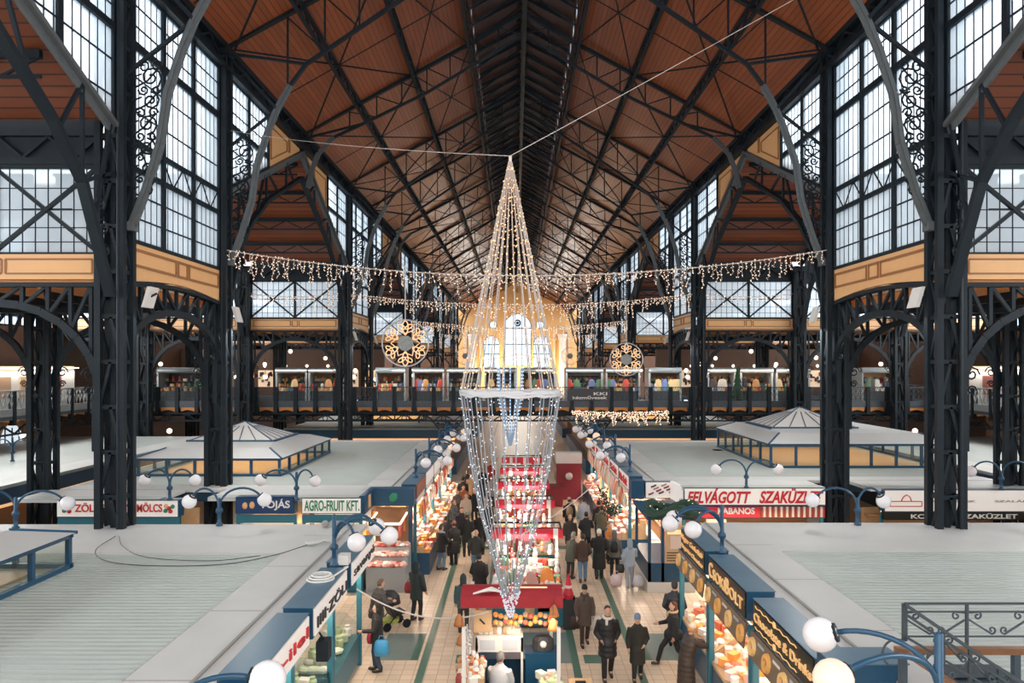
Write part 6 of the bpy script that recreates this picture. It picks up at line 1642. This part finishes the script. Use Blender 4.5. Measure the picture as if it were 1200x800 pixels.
person(G(563, 650), pi - .2, 1.78, 'tall shopper in black parka with turquoise hat in the crowd', (.013, .013, .013), BK, .55, (.04, .03, .02), ('pocket', 'pocket'), 0, hat=(.04, .22, .28), wide=1.12)
person(G(528, 628), 1.2, 1.66, 'shopper in grey jacket with brown hair at the sausage stalls', (.07, .075, .075), BK, .75, (.10, .05, .03), ('fwd', 'fwd'), 0)
person(G(546, 618), .3, 1.64, 'woman with auburn hair in cream jacket facing the viewer in the crowd', (.42, .35, .28), (.03, .03, .035), .7, (.28, .09, .04), ('hold', 'down'), .1, longhair=True)
person(G(556, 612), -.2, 1.64, 'blonde woman in black coat in the crowd behind the turquoise hat', BK, BK, .6, (.55, .36, .2), ('down', 'down'), .1, longhair=True)
person(G(535, 597), pi, 1.75, 'man in black jacket far along the crowded aisle', BK, (.03, .04, .06), .75, BK, ('down', 'pocket'), .15)
person(G(552, 590), .1, 1.7, 'person in tan coat far along the crowded aisle', (.45, .30, .18), BK, .55, (.2, .1, .05), ('down', 'down'), .15)
person(G(566, 583), pi, 1.76, 'person in dark coat beyond the lower light strings', BK, BK, .6, BK, ('down', 'down'), .1)
person(G(575, 572), 0, 1.7, 'person in red jacket far behind the light strings', (.30, .02, .02), BK, .7, BK, ('down', 'down'), .1)
person(G(583, 566), 0, 1.68, 'woman in long cream coat far behind the light strings', (.55, .48, .42), (.4, .35, .3), .35, (.3, .18, .1), ('down', 'down'), .1, longhair=True)
for i_, (px_, py_, c_, l_) in enumerate(((506, 652, (.03, .03, .03), 'shopper in charcoal jacket pressed against the orange food counter'), (541, 640, (.02, .018, .03), 'shopper in blackish plum coat between the pink hat and green hat'), (572, 632, (.015, .015, .018), 'person in black jacket just behind the lower light strings'),
    (520, 615, (.05, .045, .04), 'shopper in brown grey coat at the hanging sausages'), (563, 600, (.02, .03, .05), 'person in navy jacket among the far crowd'), (543, 606, (.25, .08, .03), 'person in rust coloured jacket among the far crowd'), (530, 584, (.02, .02, .02), 'person in black at the far sausage stall'), (576, 594, (.3, .3, .32), 'person in pale grey jacket among the far crowd'))):
    person(G(px_, py_), [pi, .2, pi+.6, -.5][i_ % 4], 1.64 + .03*(i_ % 5), l_, c_, (.02, .022, .03), .55 + .08*(i_ % 3), (.06, .035, .02), ('down', 'fwd'), .1, longhair=i_ % 3 == 1, wide=1.08)
# the other side of the aisle
person(G(667, 628), pi, 1.74, 'person in black coat and tan backpack walking away, pale hat', (.02, .02, .02), (.02, .02, .025), .7, BK, ('down', 'down'), .15, hat=(.4, .33, .27), pack=(.25, .18, .11))
person(G(684, 627), pi, 1.72, 'person in pale blue grey jacket walking away, black hair', (.42, .48, .55), (.25, .3, .36), .72, BK, ('down', 'down'), .15)
person(G(668, 652), 0, 1.70, 'woman with blonde hair in dark patterned coat facing the viewer', (.035, .03, .028), BK, .55, (.6, .34, .16), ('hold', 'hold'), .1)
person(G(687, 650), pi - .3, 1.76, 'man in black jacket with raised hood beside the blonde woman', (.02, .022, .025), BK, .75, BK, ('fwd', 'pocket'), .1)
person(G(668, 678), pi - .7, 1.64, 'bending person in olive jacket and grey hat by the gift stall', (.10, .10, .075), (.03, .03, .03), .7, (.3, .28, .25), ('fwd', 'fwd'), 0, hat=(.3, .29, .27), lean=.3)
person(G(683, 683), pi, 1.76, 'man in dark brown jacket and blue jeans walking away', (.055, .03, .022), (.10, .20, .32), .80, (.03, .02, .015), ('pocket', 'down'), .3, shoes=(.1, .06, .04))
person(G(702, 679), pi, 1.84, 'tall person in long black coat with white hair seen from behind', BK, (.015, .02, .03), .40, (.7, .65, .6), ('pocket', 'fwd'), .25, wide=1.1)
person(G(720, 676), pi - .2, 1.7, 'person in grey jacket with black backpack seen from behind', (.13, .125, .115), BK, .78, (.04, .03, .02), ('down', 'hold'), .2, pack=(.015, .015, .015), hood=(.14, .13, .12))
person(G(738, 689), pi + .1, 1.70, 'person in grey blue hooded tracksuit at the meat counter', (.30, .36, .43), (.36, .40, .46), .80, BK, ('fwd', 'down'), .12, hood=(.30, .36, .43), shoes=(.4, .36, .33))
person(G(718, 640), pi, 1.74, 'person in olive green parka seen from behind at the hams', (.085, .08, .055), BK, .72, (.03, .02, .015), ('fwd', 'fwd'), 0, scarf=(.16, .14, .10), wide=1.12)
person(G(716, 660), .6, 1.60, 'woman in orange brown jacket between the dark coats', (.45, .17, .04), BK, .72, (.3, .14, .06), ('fwd', 'hold'), 0)
person(G(730, 655), 1.0, 1.45, 'child in navy blue coat at the meat counter', (.03, .06, .14), BK, .7, (.12, .06, .03), ('fwd', 'down'), 0)
person(G(706, 632), pi + .3, 1.72, 'person in black jacket behind the olive parka', BK, BK, .7, BK, ('down', 'down'), .1)
person(G(666, 580), pi, 1.78, 'man in black walking far along the aisle by the red counter', BK, BK, .7, BK, ('down', 'down'), .25)
person(G(655, 578), pi - .2, 1.68, 'person in beige coat far along the aisle by the red counter', (.38, .28, .2), BK, .7, (.1, .06, .04), ('down', 'down'), .1)
person((-.78, 15.3, 0), pi - .35, 1.70, 'stall keeper in pale grey overall with grey hair behind the red awning stall', (.55, .56, .58), (.3, .3, .32), .45, (.16, .15, .15), ('fwd', 'fwd'), 0, near=True, lean=.18, wide=1.12)
# things they carry
def bag(p, size, m, label, group=None, flat=.5):
    t = thing('carrier_bag', label, 'bag', p); x = size
    MB().loft([(0, 0, 0, x*.42, x*flat*.35), (0, 0, x*.35, x*.5, x*flat*.5), (0, 0, x*.85, x*.42, x*flat*.3), (0, 0, x, x*.3, x*flat*.12)], 12).build('bag_body', m, t, True)
    MB().tube([(-x*.2, 0, x*.98), (-x*.12, 0, x*1.25), (x*.12, 0, x*1.25), (x*.2, 0, x*.98)], x*.03, 5).build('handle', m, t)
def at(px, py, d, z):
    s_ = F/d; return ((px - VX)/s_ + CX, d, z)
bag((-3.80, 18.3, .48), .40, cm((.05, .30, .55), .4), 'bright blue carrier bag held by the person in jeans')
bag((-4.12, 18.75, .62), .3, cm((.45, .03, .06), .5), 'small red bag beside the person in jeans')
bag(at(676, 0, 20.3, .45), .36, cm((.06, .032, .02), .5), 'brown handbag carried by the woman in the brown grey coat')
bag(at(697, 0, 20.3, .4), .4, cm((.62, .60, .57), .4), 'crumpled white carrier bag carried by the woman in the brown grey coat')
bag(at(722, 0, 25.3, .1), .42, cm((.60, .48, .50), .4), 'pale pink carrier bag hanging beside the black backpack')
bag(at(727, 0, 25.4, .55), .3, cm((.02, .02, .02), .5), 'small black bag beside the grey blue tracksuit')
bag(at(748, 0, 25.2, .12), .40, cm((.55, .54, .60), .4), 'pale lilac carrier bag at the meat counter by the tracksuit')
bag(at(480, 0, 22.5, .75), .34, cm((.30, .03, .035), .6), 'dark red bag held by the hooded shopper in the green parka')
SKY, K, K2, EXPO = 2.7, 1.12, 2.4, 0.0
# ================================================================ CAMERA, SKY, LIGHT
cd = bpy.data.cameras.new('camera'); cam = bpy.data.objects.new('camera', cd); COL.objects.link(cam)
cam.location = (CX, 0, CZ); cam.rotation_euler = (pi/2, 0, 0)
cd.sensor_width = 36; cd.lens = F / 1200 * 36; cd.shift_x = -(VX - 600)/1200; cd.shift_y = (VY - 400)/1200
cd.clip_start = .1; cd.clip_end = 400
S.camera = cam
sl_ = bpy.data.lights.new('overcast_sun', 'SUN'); sl_.energy = 3.0; sl_.angle = 1.0; sl_.color = (.86, .94, 1); so_ = bpy.data.objects.new('overcast_sun', sl_); COL.objects.link(so_); so_.location = (0, 60, 60)
wd = bpy.data.worlds.new('sky'); S.world = wd; wd.use_nodes = True
nt = wd.node_tree; bg = nt.nodes['Background']
tc = nt.nodes.new('ShaderNodeTexCoord'); sp = nt.nodes.new('ShaderNodeSeparateXYZ'); rmp = nt.nodes.new('ShaderNodeValToRGB')
nz = nt.nodes.new('ShaderNodeTexNoise'); nz.inputs['Scale'].default_value = 3; nz.inputs['Detail'].default_value = 5
mad = nt.nodes.new('ShaderNodeMath'); mad.operation = 'MULTIPLY_ADD'; mad.inputs[1].default_value = .14
nt.links.new(tc.outputs['Generated'], sp.inputs[0]); nt.links.new(tc.outputs['Generated'], nz.inputs['Vector'])
nt.links.new(nz.outputs['Fac'], mad.inputs[0]); nt.links.new(sp.outputs['Z'], mad.inputs[2]); nt.links.new(mad.outputs[0], rmp.inputs[0])
cr = rmp.color_ramp; cr.elements[0].position = .07; cr.elements[0].color = (.56, .70, .84, 1)
cr.elements[1].position = .42; cr.elements[1].color = (1.0, .90, .87, 1)
e = cr.elements.new(.20); e.color = (.55, .74, .92, 1); e = cr.elements.new(.33); e.color = (.92, .90, .90, 1)
nt.links.new(rmp.outputs[0], bg.inputs[0]); bg.inputs[1].default_value = SKY
def area(name, loc, rot, sx, sy, power, col=(1, 1, 1), spread=pi):
    L = bpy.data.lights.new(name, 'AREA'); L.shape = 'RECTANGLE'; L.size = sx; L.size_y = sy; L.energy = power; L.color = col; L.spread = spread
    o = bpy.data.objects.new(name, L); COL.objects.link(o); o.location = loc; o.rotation_euler = rot
    return o
DAY = (.95, .995, 1.0)
# daylight: entrance facade window behind the viewer, lantern glazing over the near bays, gable windows of the side halls
area('entrance_window_daylight', (0, -4.8, 11.5), (pi/2, 0, 0), 20, 13, 2600*K, DAY)
area('lantern_glazing_daylight', (0, 14, RIDGE-.6), (0, 0, 0), 4.6, 34, 3600*K, DAY)
for i, (a, c) in enumerate(GAPS):
    for s in (-1, 1):
        area('gable_window_daylight', (s*30.8, (a+c)/2, 12.5), (pi/2, 0, -s*pi/2 + pi), c-a-1, 4.4, (2900 if i < 2 else 1900)*K, DAY)
area('end_fill_light', (0, END-.5, 13), (-pi/2, 0, 0), 7, 9, 900*K, (1, .9, .75))  # added light in front of the end windows, facing the hall
for s in (-1, 1): 
    area('end_wall_fill_light', (s*5, END-6, 6), (-pi/2+.2, 0, pi), 4, 1, 1100*K, (1, .72, .4))  # added fill to brighten the end wall, no fitting there
    area('end_fill_light', (s*6, END - 14, 5), (-pi/2-.4, 0, pi), 3, 1, 500*K, (1, .75, .45))  # added warm fill aimed at the end wall, not window light
# shop lamps along the stall fronts
for s in (-1, 1):
    for y0, y1 in ((8.5, 20), (27, 35), (35, 43.5)):
        area('shop_strip_light', (s*4.55, (y0+y1)/2, 2.55), (0, -s*.25, 0), .35, y1-y0, (105 if y0 < 20 else 200)*K2, (1, .80, .62))
    area('shop_strip_light', (s*8, 25.2, 2.5), (0, 0, 0), 4.5, .4, 110*K2, (1, .78, .58))
for y in (15.2, 23.0, 27.9, 32.3, 36.8):
    area('stall_lamp', (-.1, y, 2.4), (0, 0, 0), 1.4, .8, (14 if y < 20 else 36)*K2, (1, .82, .62))
for x in (-16, -5, 5, 16): area('bridge_kiosk_lamp', (x, BY0+2.0, DK+2.45), (0, 0, 0), 8, .3, 34*K2, (1, .85, .7))
for x, y, z, sx, sy in LAMPS: area('roof_box_fill', (x, y, z), (0, 0, 0), sx, sy, 55*K2, (1, .72, .42))  # added inside the glazed boxes for their warm glow
for yy in (PAIRS[0][0], PAIRS[0][1], PAIRS[1][0]):
    for s in (-1, 1): area('column_floodlight', (s*10.8, yy+.75, 9.4), (0, s*.3, 0), .5, .5, (20 if yy < 25 else 200)*K, (1, .98, .94), 2.7)
for s in (-1, 1): area('gallery_fill_light', (s*29.2, 31, 7.5), (0, s*.5, 0), .6, 34, 500*K2, (1, .93, .84))  # added to brighten the side gallery walls
S.view_settings.view_transform = 'Standard'; S.view_settings.look = 'None'; S.view_settings.gamma = 1; S.view_settings.use_curve_mapping = False
S.view_settings.exposure = EXPO
S.cycles.use_denoising = True; S.cycles.max_bounces = 6; S.cycles.transparent_max_bounces = 16; S.cycles.diffuse_bounces = 4
S.cycles.sample_clamp_indirect = 4; S.cycles.caustics_reflective = False; S.cycles.caustics_refractive = False
